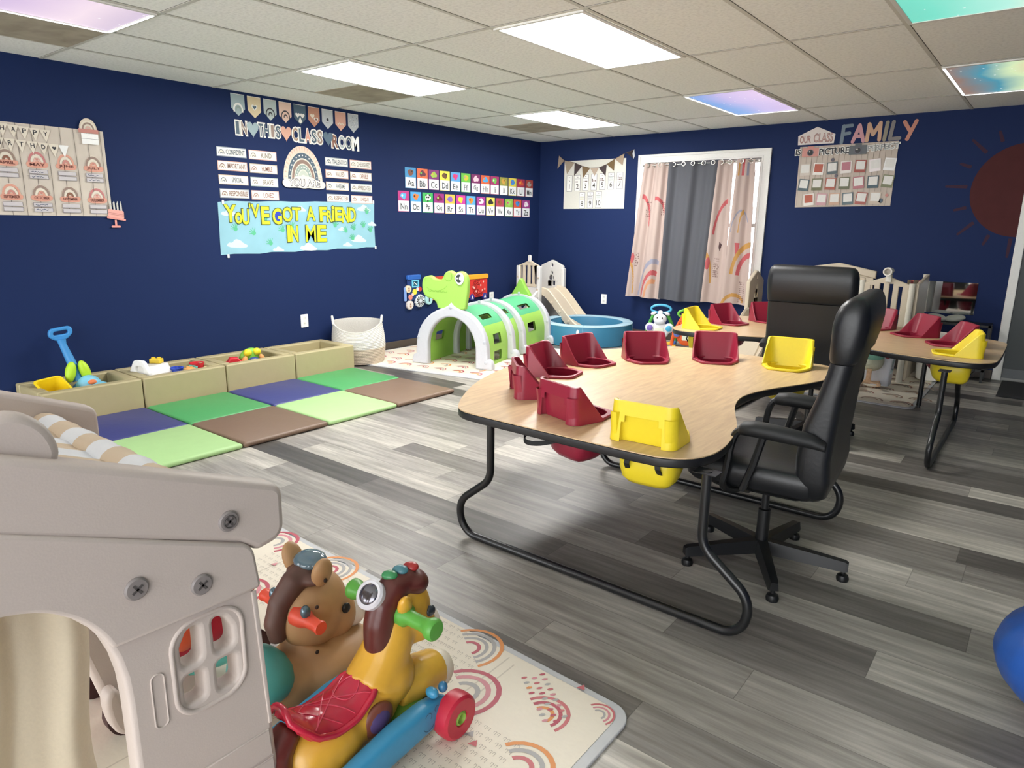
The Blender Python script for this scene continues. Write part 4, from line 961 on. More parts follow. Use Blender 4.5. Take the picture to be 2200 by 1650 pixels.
lab2 = ['yellow toddler seat at the left end of the farther table', 'red toddler seat next to the yellow one at the left of the farther table', 'red toddler seat half hidden by the black chair on the farther table', 'red toddler seat hidden behind the black chair on the farther table',
        'red toddler seat just right of the nearer black chair on the farther table', 'red toddler seat in the middle of the right half of the farther table', 'red toddler seat behind the yellow one at the right end of the farther table', 'yellow toddler seat at the right end of the farther table']
proto = {}
for tb, labs in ((t1, lab1), (t2, lab2)):
    M0 = Matrix.Translation(tb.location) @ Matrix.Rotation(tb.rotation_euler.z, 4, 'Z')
    for (v, u, hd, c), lb in zip(SEATS, labs):
        p = M0 @ Vector((v, u, TOP)); rz = R(hd)+tb.rotation_euler.z
        key = 'loop' if 'strap' in lb else c
        if key not in proto:
            s = thing('toddler_seat', lb, 'seat', p, rz, '%s toddler seats in the tables' % ('yellow' if c == 'y' else 'red'))
            seat_parts(s, yelp if c == 'y' else redp, key); proto[key] = s
        else: dup(proto[key], p, rz, lb)

# ================================================================ black office chairs
lea, fabd, metb = M('#17181b', 0.38, 0.05, 90, spec=0.5), M('#121315', 0.6), M('#131416', 0.4)
def rr_ring(cx, hw, th, z, r=0.03, lean=0.0, bulge=0.0):
    return [(x+bulge*(1-(y/hw)**2)*(1 if x > cx else 0.6), y, z+lean*(x-cx)) for x, y in rrect(cx-th/2, -hw, cx+th/2, hw, r, 4)]
def office_chair(label, loc, rz, base_rot):
    t = thing('office_chair', label, 'chair', loc, rz)
    b = B()   # seat cushion, forward is +x
    rings = []
    for z, k in ((0.385, 0.92), (0.405, 0.985), (0.445, 1.0), (0.475, 0.985), (0.490, 0.91), (0.496, 0.6)):
        rings.append([(0.015+x*k, y*k, z+0.008*max(0, x)) for x, y in rrect(-0.245, -0.25, 0.255, 0.25, 0.06, 5)])
    b.loft(rings, lea, True); b.build('seat', t, 60)
    b = B(); rings = []
    for z, cx, th, hw in ((0.385, -0.195, 0.06, 0.21), (0.41, -0.20, 0.10, 0.24), (0.47, -0.20, 0.118, 0.25), (0.55, -0.195, 0.115, 0.255), (0.67, -0.205, 0.11, 0.255), (0.77, -0.225, 0.085, 0.255), (0.86, -0.243, 0.075, 0.253), (0.90, -0.25, 0.075, 0.252)):
        rings.append(rr_ring(cx, hw, th, z, 0.035, 0, 0.012))
    b.loft(rings, lea, True); b.build('backrest', t, 60)
    b = B(); rings = []
    for z, cx, th, hw in ((0.902, -0.25, 0.078, 0.250), (0.915, -0.252, 0.092, 0.256), (0.97, -0.258, 0.105, 0.26), (1.03, -0.262, 0.114, 0.26), (1.07, -0.265, 0.106, 0.258), (1.097, -0.268, 0.09, 0.252), (1.114, -0.271, 0.068, 0.243), (1.125, -0.274, 0.042, 0.23), (1.129, -0.276, 0.016, 0.20)):
        rings.append(rr_ring(cx, hw, th, z+0.0, min(0.045, th*0.45), 0, 0.008))
    b.loft(rings, lea, True); b.build('headrest', t, 60)
    b = B(); b.plate([rrect(-0.16, -0.17, 0.18, 0.17, 0.03)], 0.03, metb, 0.006, 0.356); b.build('seat_plate', t)
    for s in (-1, 1):
        b = B(); y = s*0.268
        rg = []
        for x, w_, z, h in ((0.062, 0.018, 0.635, 0.012), (0.05, 0.032, 0.64, 0.022), (0.0, 0.036, 0.645, 0.026), (-0.08, 0.034, 0.642, 0.026), (-0.19, 0.03, 0.634, 0.022), (-0.235, 0.022, 0.62, 0.014)):
            rg.append([(x, y+w_*math.cos(2*PI*k/14), z-0.008+h*1.15*math.sin(2*PI*k/14)) for k in range(14)])
        b.loft(rg, fabd, True); a = b.build('armrest', t, 60)
        b = B(); b.tube(smooth_open([(0.0, y, 0.636), (0.055, y, 0.632), (0.085, y, 0.59), (0.095, y, 0.46), (0.11, y, 0.40), (0.09, y*0.9, 0.372), (0.05, y*0.6, 0.368)], 2), 0.014, metb, 8)
        b.tube([(-0.03, y, 0.636), (0.0, y, 0.50), (0.03, y, 0.40), (0.03, y*0.7, 0.37)], 0.014, metb, 8); b.build('arm_support', t)
    b = B(); b.lathe([(0.015, 0.357), (0.015, 0.235), (0.024, 0.232), (0.026, 0.10), (0.036, 0.095), (0.04, 0.06), (0.02, 0.05)], metb, 16); b.tube([(0, -0.02, 0.345), (0.0, -0.2, 0.34)], 0.006, metb, 6); b.build('gas_column', t)
    for k in range(5):
        a = base_rot+2*PI*k/5; m2 = Matrix.Rotation(a, 4, 'Z')
        b = B(); b.xf = m2
        b.loft([[(x, -w_, z0), (x, w_, z0), (x, w_*0.7, z1), (x, -w_*0.7, z1)] for x, w_, z0, z1 in ((0.02, 0.028, 0.048, 0.103), (0.17, 0.024, 0.046, 0.094), (0.315, 0.020, 0.043, 0.083), (0.328, 0.017, 0.046, 0.077))], metb, True)
        lg = b.build('base_leg', t, 30, fixn=True)
        b = B(); b.xf = m2 @ Matrix.Translation((0.312, 0, 0)); b.lathe([(0.009, 0.05), (0.009, 0.03), (0.02, 0.024), (0.024, 0.012), (0.022, 0.0)], metb, 14); b.build('foot_glide', lg)
    return t
office_chair('black leather office chair pulled up to the nearer kidney table, side view', (4.79, -4.94, 0), PI+0.08, R(9)-PI-0.08)
office_chair('black leather office chair at the farther kidney table, seen from behind', (4.43, -2.99, 0), PI/2, R(-28)-PI/2)

# ================================================================ floor mats and foam boxes
mcol = {'g': ('#a9cf8e', 'pale green'), 'b': ('#7a6352', 'brown'), 'n': ('#3b4079', 'navy blue'), 'd': ('#4b9a5b', 'dark green')}
yb = [-6.155, -5.53, -4.905, -4.28, -3.655]
def cushion(name, x0, y0, x1, y1, z0, z1, mat):
    b = B(); cx, cy = (x0+x1)/2, (y0+y1)/2; hx, hy = (x1-x0)/2, (y1-y0)/2; rings = []
    for z, k in ((z0, 0.012), (z0+0.006, 0.002), ((z0+z1)/2, 0.0), (z1-0.007, 0.003), (z1, 0.014)):
        rings.append([(cx+px, cy+py, z) for px, py in rrect(-hx+k, -hy+k, hx-k, hy-k, 0.015, 3)])
    b.loft(rings, mat, True); return b.build(name, None, 50)
rowtxt = ('against the foam boxes', 'at the front edge')
for r_, (x0, x1, seq) in enumerate(((0.56, 1.205, 'ndnd'), (1.21, 1.862, 'gbgb'))):
    for j, c in enumerate(seq):
        o = cushion('floor_mat', x0, yb[j]+0.003, x1, yb[j+1]-0.003, 0.0, 0.034, M(mcol[c][0], 0.5, 0.12, 14, var=0.04))
        tag(o, '%s vinyl play mat square %s, %s' % (mcol[c][1], rowtxt[r_], ('nearest the playhouse', 'second from the playhouse', 'third from the playhouse', 'farthest from the playhouse')[j]), 'play mat', 'square vinyl play mats')
cb = [-6.152, -5.511, -4.872, -4.236, -3.597]
khaki = M('#b1a57e', 0.55, 0.15, 12, var=0.05)
clab = ['tan foam box nearest the playhouse holding a blue shovel toy', 'tan foam box holding a white toy house and mixed toys', 'tan foam box holding a red toy car and green toy', 'empty tan foam box beside the rope basket']
for j in range(4):
    t = thing('foam_box', clab[j], 'storage box', (0.27, (cb[j]+cb[j+1])/2, 0), 0, 'tan foam boxes along the left wall')
    hx, hy, h, w = 0.25, (cb[j+1]-cb[j])/2-0.004, 0.232, 0.075
    for nm, (x0, y0, x1, y1) in (('side_wall', (hx-w, -hy, hx, hy)), ('side_wall', (-hx, -hy, -hx+w, hy)), ('side_wall', (-hx+w+0.001, -hy, hx-w-0.001, -hy+w)), ('side_wall', (-hx+w+0.001, hy-w, hx-w-0.001, hy))):
        b = B(); b.box(x0, y0, 0.0, x1, y1, h, khaki); b.build(nm, t, bevel=0.012)
    b = B(); b.box(-hx+w, -hy+w, 0.002, hx-w, hy-w, 0.02, khaki); b.build('bottom', t)

# toys in the boxes
t = thing('shovel_toy', 'blue toy shovel with monster head standing in the first foam box', 'toy', (0.30, -5.83, 0.06))
sky_b, lt_b, lime_e = M('#3f8fd0', 0.45), M('#7cc4dd', 0.45), M('#b5dd2e', 0.5)
b = B(); m_ = frame((-0.17, -0.035, 0.49), (0.1, 1, 0.12), (0, 0, 1), (1, 0, 0))
b.plate([rpoly([(-0.075, 0.0), (-0.035, -0.035), (0.035, -0.035), (0.075, 0.0), (0.07, 0.055), (-0.07, 0.055)], 0.035), rrect(-0.045, 0.004, 0.045, 0.03, 0.012)[::-1]], 0.03, sky_b, 0.008, None, m_); b.build('handle', t)
b = B(); b.tube([(-0.17, -0.035, 0.46), (-0.165, -0.03, 0.42), (-0.13, -0.005, 0.30), (-0.10, 0.015, 0.16)], [0.03, 0.024, 0.03, 0.036], sky_b, 12); b.build('shaft', t)
b = B(); b.ell((-0.03, 0.06, 0.10), (0.075, 0.09, 0.115), lt_b, (0.3, 0.3, 0)); b.ell((-0.06, 0.02, 0.06), (0.07, 0.08, 0.10), sky_b); b.ell((0.03, 0.09, 0.13), (0.05, 0.07, 0.03), lt_b, (0, 0.2, 0)); b.build('head', t, 60)
for s in (-1, 1):
    b = B(); b.ell((-0.075, 0.01+0.045*s, 0.235), (0.03, 0.035, 0.075), lime_e, (0.25*s, -0.1, 0)); b.build('ear', t, 60)
b = B(); b.ell((0.035, 0.055, 0.165), (0.022, 0.03, 0.018), M('#e8804a', 0.45)); b.build('nose', t)
b = B()
for k in range(6): b.lathe([(0.013, 0), (0.0, 0.03)], WHITE, 6, Matrix.Translation((0.04+0.004*k, 0.03+0.022*k, 0.105)) @ Matrix.Rotation(PI/2.2, 4, 'Y'))
b.build('teeth', t)
def tub(loc, rz, col, label, size=(0.15, 0.12, 0.15)):
    t = thing('toy_tub', label, 'toy', loc, rz); b = B(); sx, sy, h = size; rg = []
    for z, k in ((0, 0.7), (0.01, 0.78), (h-0.01, 1.0), (h-0.005, 1.12), (h, 1.12), (h, 0.95), (h-0.02, 0.92), (0.02, 0.70)):
        rg.append([(x*k, y*k, z) for x, y in rrect(-sx/2, -sy/2, sx/2, sy/2, 0.03, 4)])
    b.loft(rg, col, True); b.build('body', t, 40); return t
tb_ = tub((0.25, -6.0, 0.10), 0.15, YEL, 'yellow toy dump tub in the first foam box', (0.18, 0.16, 0.15)); tb_.rotation_euler = (0.1, 0.42, 0.1)
t = thing('toy_block', 'red toy piece beside the yellow tub in the first foam box', 'toy', (0.38, -5.91, 0.02)); b = B()
b.plate([smooth_closed([(-0.03, -0.07), (0.03, -0.07), (0.04, -0.02), (0.03, 0.03), (0.035, 0.07), (-0.03, 0.07), (-0.035, 0.0)], 2)], 0.16, RED, 0.015, 0.02); b.build('body', t)
t = thing('toy_house', 'white plastic toy house with carry handle in the second foam box', 'toy', (0.25, -5.33, 0.02), 0.3)
b = B(); fr_ = frame((0, -0.09, 0.0), (1, 0, 0), (0, 0, 1), (0, -1, 0))
b.plate([rpoly([(-0.10, 0.02), (0.10, 0.02), (0.10, 0.21), (0.05, 0.30), (-0.05, 0.30), (-0.10, 0.21)], 0.04), rrect(-0.04, 0.20, 0.04, 0.255, 0.02)[::-1]], 0.03, WHITE, 0.008, None, fr_); b.build('handle', t)
b = B(); b.loft([[(x*k, y, z) for x, y in rrect(-0.095, -0.08, 0.095, 0.12, 0.02)] for z, k in ((0.0, 1), (0.19, 1), (0.25, 0.55))], M('#e4e2dd', 0.5), True); b.build('body', t, 30)
b = B(); b.plate([rrect(-0.04, 0.04, 0.045, 0.14, 0.02)], 0.006, M('#c9c2b8', 0.4), 0.001, 0.0, frame((0.096, 0, 0), (0, 1, 0), (0, 0, 1), (1, 0, 0))); b.build('door', t)
def lump(name, label, loc, mats, scale=1.0, seed=1):
    random.seed(seed); t = thing(name, label, 'toy', loc)
    for i, mt in enumerate(mats):
        b = B(); b.ell((random.uniform(-0.02, 0.02)*scale, random.uniform(-0.02, 0.02)*scale, 0.03+0.022*i*scale), (0.045*scale*random.uniform(0.6, 1), 0.05*scale*random.uniform(0.6, 1), 0.03*scale), mt, (random.random(), random.random(), 0)); b.build(('body', 'top', 'knob')[i % 3], t, 60)
    return t
tub((0.30, -5.16, 0.12), 0.4, M('#3d59c8', 0.4), 'small blue toy cup in the second foam box', (0.085, 0.085, 0.11))
def toy_block(label, loc, hx, dims, rz=0.0):
    t = thing('toy_block', label, 'toy', loc, rz); b = B(); a, c, h = dims
    b.plate([rrect(-a/2, -c/2, a/2, c/2, 0.012)], h, M(hx, 0.42), 0.006, 0.0); b.build('body', t)
    b = B()
    for q in ((-a/4, 0), (a/4, 0)): b.lathe([(0.014, h), (0.014, h+0.008), (0.010, h+0.010)], M(hx, 0.42), 12, Matrix.Translation((q[0], q[1], 0)))
    b.build('stud', t)
toy_block('yellow toy piece on top of the white toy house', (0.22, -5.27, 0.272), '#e9c93a', (0.09, 0.06, 0.035), 0.7)
toy_block('orange and cream toy piece in front of the blue toy cup', (0.37, -5.09, 0.17), '#eeb26a', (0.06, 0.07, 0.055), 0.3)
toy_block('teal toy piece in the second foam box', (0.31, -5.04, 0.16), '#5fae9c', (0.07, 0.06, 0.06), 0.2)
toy_block('pale yellow toy piece at the right end of the second foam box', (0.38, -4.955, 0.16), '#e8d9a0', (0.06, 0.04, 0.045), 0.5)
t = thing('toy_bowl', 'red toy bowl in the second foam box', 'toy', (0.35, -4.995, 0.13)); 
t.location = (0.28, -4.985, 0.14); b = B(); b.lathe([(0.02, 0.0), (0.045, 0.01), (0.055, 0.09), (0.058, 0.1), (0.052, 0.1), (0.04, 0.02), (0.0, 0.018)], RED, 20); b.build('body', t, 50)
t = thing('toy_car', 'red toy car in the third foam box', 'toy', (0.30, -4.67, 0.15), 1.2)
b = B(); fr_ = frame((0, 0, 0), (1, 0, 0), (0, 0, 1), (0, -1, 0))
b.plate([rpoly([(-0.075, 0.02), (0.075, 0.02), (0.08, 0.05), (0.045, 0.06), (0.02, 0.09), (-0.04, 0.09), (-0.06, 0.06), (-0.08, 0.05)], 0.012)], 0.07, RED, 0.01, None, fr_); b.build('body', t)
for x in (-0.045, 0.045):
    for s in (-1, 1): b = B(); b.lathe([(0.022, -0.01), (0.022, 0.01)], BLACK, 14, Matrix.Translation((x, 0.036*s, 0.022)) @ Matrix.Rotation(PI/2, 4, 'X')); b.build('wheel', t)
t = thing('frog_toy', 'green toy with two round yellow knobs in the third foam box', 'toy', (0.30, -4.52, 0.11))
b = B(); b.ell((-0.02, 0, 0.10), (0.05, 0.10, 0.09), M('#7fc043', 0.45), (0, 0.2, 0)); b.build('body', t, 60)
for s in (-1, 1):
    b = B(); b.ell((0.02, 0.042*s, 0.155), (0.03, 0.036, 0.032), M('#eadb2e', 0.4)); b.build('knob', t, 60)
    b = B(); b.ell((0.03, 0.085*s, 0.085), (0.025, 0.024, 0.05), M('#e09a5a', 0.45), (0.4*s, 0, 0)); b.build('arm', t, 60)
b = B(); b.ell((0.035, 0, 0.08), (0.03, 0.055, 0.035), M('#2c3f86', 0.45)); b.build('belt', t, 60)
b = B(); b.ell((0.06, 0, 0.09), (0.012, 0.022, 0.014), WHITE); b.build('buckle', t, 60)

# rope basket
t = thing('rope_basket', 'white and beige coiled rope basket beside the empty foam box', 'basket', (0.285, -3.345, 0.0135))
b = B(); rope = M('#d9d6cf', 0.85, 0.4, 160); rope2 = M('#c4b5a2', 0.85, 0.4, 160)
nseg, nring = 48, 30
def bask(a, h):
    r_ = 0.235+0.022*math.sin(PI*min(1, h*1.05))+0.004*h
    sag = (0.03-0.085*max(0, math.cos(a+0.75))**1.5)*h**3
    return ((r_+0.002*math.sin(h*2*PI*24))*math.cos(a)*0.98, (r_+0.002*math.sin(h*2*PI*24))*math.sin(a)*1.0-0.015*h, 0.37*h+sag)
rings = [[(0, 0, 0)]*0 for _ in range(0)]
out_ = [[bask(2*PI*k/nseg, i/96) for k in range(nseg)] for i in range(97)]
b.loft(out_[:40], rope2, False); b.loft(out_[39:], rope, False)
inn_ = [[(p[0]*0.955, p[1]*0.955, p[2]) for p in out_[i]] for i in range(96, 3, -6)]
b.loft([out_[96]]+inn_, rope, False)
b.add([(p[0]*0.95, p[1]*0.95, 0.012) for p in out_[2]], [tuple(range(nseg))], rope2); b.build('body', t, 60)
for a0 in (-2.2, 0.75):
    pts = [bask(a0+0.11*k, 1.0) for k in range(-2, 3)]
    b = B(); b.tube([(p[0]*1.0, p[1]*1.0, p[2]+dz) for p, dz in zip(pts, (-0.01, 0.035, 0.05, 0.035, -0.01))], 0.011, rope, 8); b.build('handle', t)

# ================================================================ printed foam floor mats
def foam_mat(label, poly, z0, folds, decor, loc):
    t = thing('foam_mat', label, 'floor mat', loc)
    cr, bd = M('#e6ddcb', 0.55, 0.1, 40, var=0.02), M('#c3c4c6', 0.5)
    P = [(x-loc[0], y-loc[1]) for x, y in poly]
    b = B(); b.plate([rpoly(P, 0.07, 5)], 0.010, bd, 0.003, z0); b.build('border', t)
    c = Vector((sum(p[0] for p in P)/len(P), sum(p[1] for p in P)/len(P)))
    P2 = [tuple(Vector(p)+(c-Vector(p)).normalized()*0.04) for p in P]
    b = B(); b.plate([rpoly(P2, 0.05, 5)], 0.0025, cr, 0, z0+0.0095); b.w = z0+0.0122; b.st = 0.00002
    for f_ in folds: b.poly(f_, M('#cfc5b4', 0.6))
    decor(b); b.build('sheet', t)
dm = [M('#b7505f', 0.55), M('#d08a92', 0.55), M('#a9a6a4', 0.55), M('#dd8f4e', 0.55), M('#c46a6e', 0.55)]
def rb(b, x, y, r_, rot, mats, n=12, wide=0.5):
    x0 = b.xf; b.xf = x0 @ Matrix.Translation((x, y, 0)) @ Matrix.Rotation(rot, 4, 'Z'); k = len(mats)
    for i, mt in enumerate(mats): b.arc(0, 0, r_*(1-i/(k+0.6))-r_*wide/(k+0.6), r_*(1-i/(k+0.6)), mt, 0, 180, n, 1.1)
    b.xf = x0
def dash(b, x, y, rot, cols, rows, sc=1.0):
    x0 = b.xf; b.xf = x0 @ Matrix.Translation((x, y, 0)) @ Matrix.Rotation(rot, 4, 'Z')
    for i in range(cols):
        for j in range(rows): b.poly(circ(i*0.028*sc+0.012*(j % 2)*sc, j*0.034*sc, 0.006*sc, 6, 0.012*sc), random.choice(dm))
    b.xf = x0
def marks(b, x0, y0, nx, ny, mt, rot):
    xx = b.xf; b.xf = xx @ Matrix.Translation((x0, y0, 0)) @ Matrix.Rotation(rot, 4, 'Z')
    w = b.fl(); vs = []; fs = []
    for i in range(nx):
        for j in range(ny):
            u, v = i*0.034+0.004*(j % 2), j*0.030
            for q in (0, 0.012):
                for (a, c_) in (((u+q, v+0.012), (u+q+0.008, v+0.0135)), ((u+q+0.0065, v), (u+q+0.008, v+0.012)), ((u+q, v+0.006), (u+q+0.0012, v+0.012))):
                    o = len(vs); vs += [(a[0], a[1], w), (c_[0], a[1], w), (c_[0], c_[1], w), (a[0], c_[1], w)]; fs.append((o, o+1, o+2, o+3))
    b.add(vs, fs, mt); b.xf = xx
gm_ = M('#b0a799', 0.7)
LOC = (3.9, -6.8, 0)
def dec_near(b):
    b.xf = Matrix.Translation((-LOC[0], -LOC[1], 0))
    for x0, y0, nx, ny in ((3.62, -6.45, 18, 12), (4.05, -6.75, 9, 19), (4.40, -6.80, 8, 14), (3.2, -6.6, 10, 14)): marks(b, x0, y0, nx, ny, gm_, 0.0)
    A, B2 = [dm[3], dm[2], dm[2], dm[0]], [dm[0], dm[1], dm[2]]
    rb(b, 4.27, -6.165, 0.105, R(-32), A); rb(b, 4.40, -6.335, 0.105, R(-30), B2); rb(b, 4.635, -6.265, 0.075, R(-25), [dm[4], dm[0], dm[3]])
    rb(b, 4.757, -6.165, 0.045, R(-30), [dm[4], dm[1], dm[2]]); rb(b, 3.50, -6.14, 0.11, R(-30), A); rb(b, 3.12, -6.14, 0.10, R(-30), B2); rb(b, 4.70, -6.46, 0.09, R(-30), [dm[3], dm[2], dm[4]])
    rb(b, 3.80, -6.42, 0.09, R(-30), [dm[0], dm[1]]); rb(b, 3.78, -6.62, 0.12, R(-30), A); rb(b, 3.38, -6.45, 0.10, R(-30), B2)
    dash(b, 4.50, -6.17, R(-35), 9, 3, 0.85); dash(b, 3.60, -6.26, R(-30), 9, 4, 0.8); dash(b, 3.05, -6.3, R(-30), 7, 3, 0.8)
    for x, y in ((4.66, -6.10), (4.53, -6.45), (4.56, -6.47), (3.9, -6.33), (3.3, -6.25)): b.poly([(x-0.012, y-0.01), (x+0.014, y-0.004), (x, y+0.016)], random.choice(dm))
foam_mat('cream foam play mat with rainbow print under the playhouse and ride-on horses', [(2.75, -6.02), (4.835, -6.09), (4.835, -7.85), (2.75, -7.85)], 0.0, [R4(0.50, -1.0, 0.505, 0.68), R4(0.535, -1.0, 0.54, 0.66), R4(0.0, -1.0, 0.005, 0.68), R4(-0.6, -1.0, -0.595, 0.69)], dec_near, LOC)
def dec_far(b):
    b.xf = Matrix.Translation((-1.0, 2.5, 0))
    random.seed(3)
    for i in range(9):
        for j in range(7): rb(b, 0.15+0.2*i+0.1*(j % 2), -3.28+0.2*j+0.03*i, 0.075, R(random.uniform(-40, 10)), random.choice(([dm[0], dm[3]], [dm[3], dm[2]], [dm[4], dm[2], dm[0]])), 8)
foam_mat('cream foam play mat with rainbow print under the dinosaur tunnel', [(0.03, -3.505), (2.0, -3.115), (1.62, -1.40), (0.03, -1.72)], 0.0, [], dec_far, (1.0, -2.5, 0))
def dec_right(b):
    b.xf = Matrix.Translation((-4.0, 1.0, 0))
    random.seed(5)
    for i in range(8):
        for j in range(6): rb(b, 3.3+0.21*i+0.1*(j % 2), -1.66+0.23*j, 0.085, R(random.uniform(-30, 10)), random.choice(([M('#9a8272', 0.6), M('#b59a86', 0.6)], [M('#a5705f', 0.6), M('#8f857c', 0.6), M('#b8a28c', 0.6)])), 8)
foam_mat('cream foam play mat with muted rainbows under the play castle and farther table', [(3.05, -1.765), (4.87, -1.765), (4.87, -0.12), (3.05, -0.12)], 0.0, [], dec_right, (4.0, -1.0, 0))
# ================================================================ dinosaur crawl tunnel
lime, tealg, offw = M('#9ccc58', 0.5), M('#57b480', 0.5), M('#c3c5cc', 0.45)
ax = Vector((-0.249, 0.968, 0)); ux = Vector((0.968, 0.249, 0))
TUN = thing('dinosaur_tunnel', 'green and white dinosaur crawl tunnel with a big eyed head on the foam mat', 'play tunnel', (0.73, -3.03, 0.012), math.atan2(0.249, 0.968))
# local: x across (0..0.87), y along the tunnel, z up
def arch_pts(c, w, top, spring, n=22): return [(c-w*math.cos(PI*i/n), spring+(top-spring)*math.sin(PI*i/n)) for i in range(n+1)]
XZ = frame((0, 0, 0), (1, 0, 0), (0, 0, 1), (0, -1, 0))
def arch(y, peak=False, dtl=False):
    o_ = arch_pts(0.43, 0.385, 0.565, 0.17)
    pts = [(-0.005, 0.0), (-0.005, 0.05), (0.01, 0.085), (0.04, 0.10)] + o_ + [(0.82, 0.10), (0.85, 0.085), (0.865, 0.05), (0.865, 0.0), (0.69, 0.0)]
    if peak:
        k = len(pts)//2; i0 = [i for i, p in enumerate(pts) if abs(p[0]-0.43) < 0.06 and p[1] > 0.5]
        pts = pts[:i0[0]]+[(0.36, 0.562), (0.40, 0.582), (0.43, 0.612), (0.46, 0.582), (0.50, 0.562)]+pts[i0[-1]+1:]
    pts += [(0.43+0.26*math.cos(PI*i/22), 0.17+0.305*math.sin(PI*i/22)) for i in range(23)] + [(0.17, 0.0)]
    b = B(); b.plate([pts[::-1]], 0.075, offw, 0.016, None, Matrix.Translation((0, y, 0)) @ XZ); a = b.build('arch', TUN)
    if dtl:
        for x, z in ((0.075, 0.26), (0.785, 0.26), (0.80, 0.07), (0.43, 0.565)):
            b = B(); b.lathe([(0.016, 0.0), (0.016, 0.004), (0.011, 0.006)], M('#b9bdc6', 0.4), 14, Matrix.Translation((x, y-0.036, z)) @ Matrix.Rotation(PI/2, 4, 'X')); b.build('bolt', a)
arch(0.0, True, True); arch(0.60, False, True); arch(0.88, False, True); arch(1.62, False, True)
def shell(y0, y1, windows):
    """half-round plastic cover: lime sides, dark green top, real openings"""
    NU, NV = 44, 10; b = B()
    def f(s, q, d=0.0):
        a = PI*s; r1, r2 = 0.325+d, 0.365+d
        if s < 0.12: return (0.43-r1, y0+(y1-y0)*q, 0.17*s/0.12)
        if s > 0.88: return (0.43+r1, y0+(y1-y0)*q, 0.17*(1-s)/0.12)
        a = PI*(s-0.12)/0.76; return (0.43-r1*math.cos(a), y0+(y1-y0)*q, 0.17+r2*math.sin(a))
    for lay, sgn in ((0.0, 1), (-0.022, -1)):
        for mt, rng in ((lime, [i for i in range(NU) if not 12 <= i < 32]), (tealg, range(12, 32))):
            vs = []; fs = []
            for i in rng:
                for j in range(NV):
                    sm, qm = (i+0.5)/NU, (j+0.5)/NV
                    if any(s0 < sm < s1 and q0 < qm < q1 for s0, s1, q0, q1 in windows): continue
                    o = len(vs); vs += [f(i/NU, j/NV, lay), f((i+1)/NU, j/NV, lay), f((i+1)/NU, (j+1)/NV, lay), f(i/NU, (j+1)/NV, lay)]
                    fs.append((o, o+1, o+2, o+3)[::sgn])
            b.add(vs, fs, mt if sgn == 1 else lime)
    me = b
    o = me.build('cover', TUN, 60); return o
def weld(o):
    bm = bmesh.new(); bm.from_mesh(o.data); bmesh.ops.remove_doubles(bm, verts=bm.verts, dist=0.0005); bm.to_mesh(o.data); bm.free()
for y0, y1, wd in ((0.03, 0.575, [(0.13, 0.20, 0.3, 0.62), (0.80, 0.87, 0.35, 0.68), (0.92, 0.97, 0.4, 0.7), (0.64, 0.69, 0.3, 0.7), (0.31, 0.36, 0.3, 0.7)]), (0.625, 0.855, [(0.63, 0.68, 0.2, 0.8)]), (0.905, 1.595, [(0.13, 0.20, 0.35, 0.62), (0.80, 0.87, 0.3, 0.6), (0.64, 0.69, 0.3, 0.7), (0.31, 0.36, 0.3, 0.7)])):
    weld(shell(y0, y1, wd))
hd = [(0.275, 0.54), (0.272, 0.58), (0.255, 0.615), (0.21, 0.638), (0.15, 0.648), (0.118, 0.69), (0.108, 0.74), (0.112, 0.80), (0.130, 0.838), (0.165, 0.848), (0.195, 0.856), (0.222, 0.846), (0.245, 0.826), (0.29, 0.820), (0.325, 0.824), (0.342, 0.845), (0.355, 0.878), (0.385, 0.902), (0.42, 0.908), (0.452, 0.896), (0.47, 0.878), (0.495, 0.900), (0.53, 0.906), (0.565, 0.894), (0.592, 0.862), (0.603, 0.80), (0.597, 0.70), (0.58, 0.60), (0.572, 0.54)]
b = B(); b.plate([smooth_closed(hd, 1)[::-1]], 0.06, lime, 0.014, None, Matrix.Translation((0, 0.012, 0)) @ XZ); hd_o = b.build('head', TUN)
hf = Matrix.Translation((0, -0.0185, 0)) @ XZ
b = B(); b.xf = hf; b.w = 0.0003; dkl = M('#86b944', 0.55)
b.arc(0.26, 0.88, 0.165, 0.170, dkl, 235, 318, 16)
for k in range(5): b.arc(0.20+0.042*k, 0.722, 0.016, 0.020, dkl, 180, 360, 8)
b.arc(0.40, 0.855, 0.038, 0.042, dkl, 140, 400, 14); b.arc(0.16, 0.815, 0.012, 0.015, dkl, 60, 240, 8); b.build('mouth_line', hd_o)
b = B(); b.plate([circ(0.523, 0.838, 0.046, 24, 0.056)], 0.012, M('#f4f6f0', 0.4), 0.003, 0.0, hf); b.w = 0.0125; b.xf = hf; b.poly(circ(0.518, 0.84, 0.033, 20, 0.038), M('#2c3432', 0.3)); b.poly(circ(0.538, 0.842, 0.018, 14, 0.021), WHITE); b.poly(circ(0.501, 0.842, 0.008, 10), WHITE); b.build('eye', hd_o)
b = B(); b.plate([smooth_closed([(0.30, 0.50), (0.35, 0.58), (0.40, 0.66), (0.42, 0.72), (0.445, 0.735), (0.47, 0.71), (0.50, 0.64), (0.56, 0.56), (0.58, 0.50)], 2)[::-1]], 0.07, M('#8cbf4a', 0.5), 0.012, None, Matrix.Translation((0, 1.62, 0)) @ XZ); b.build('tail_fin', TUN)

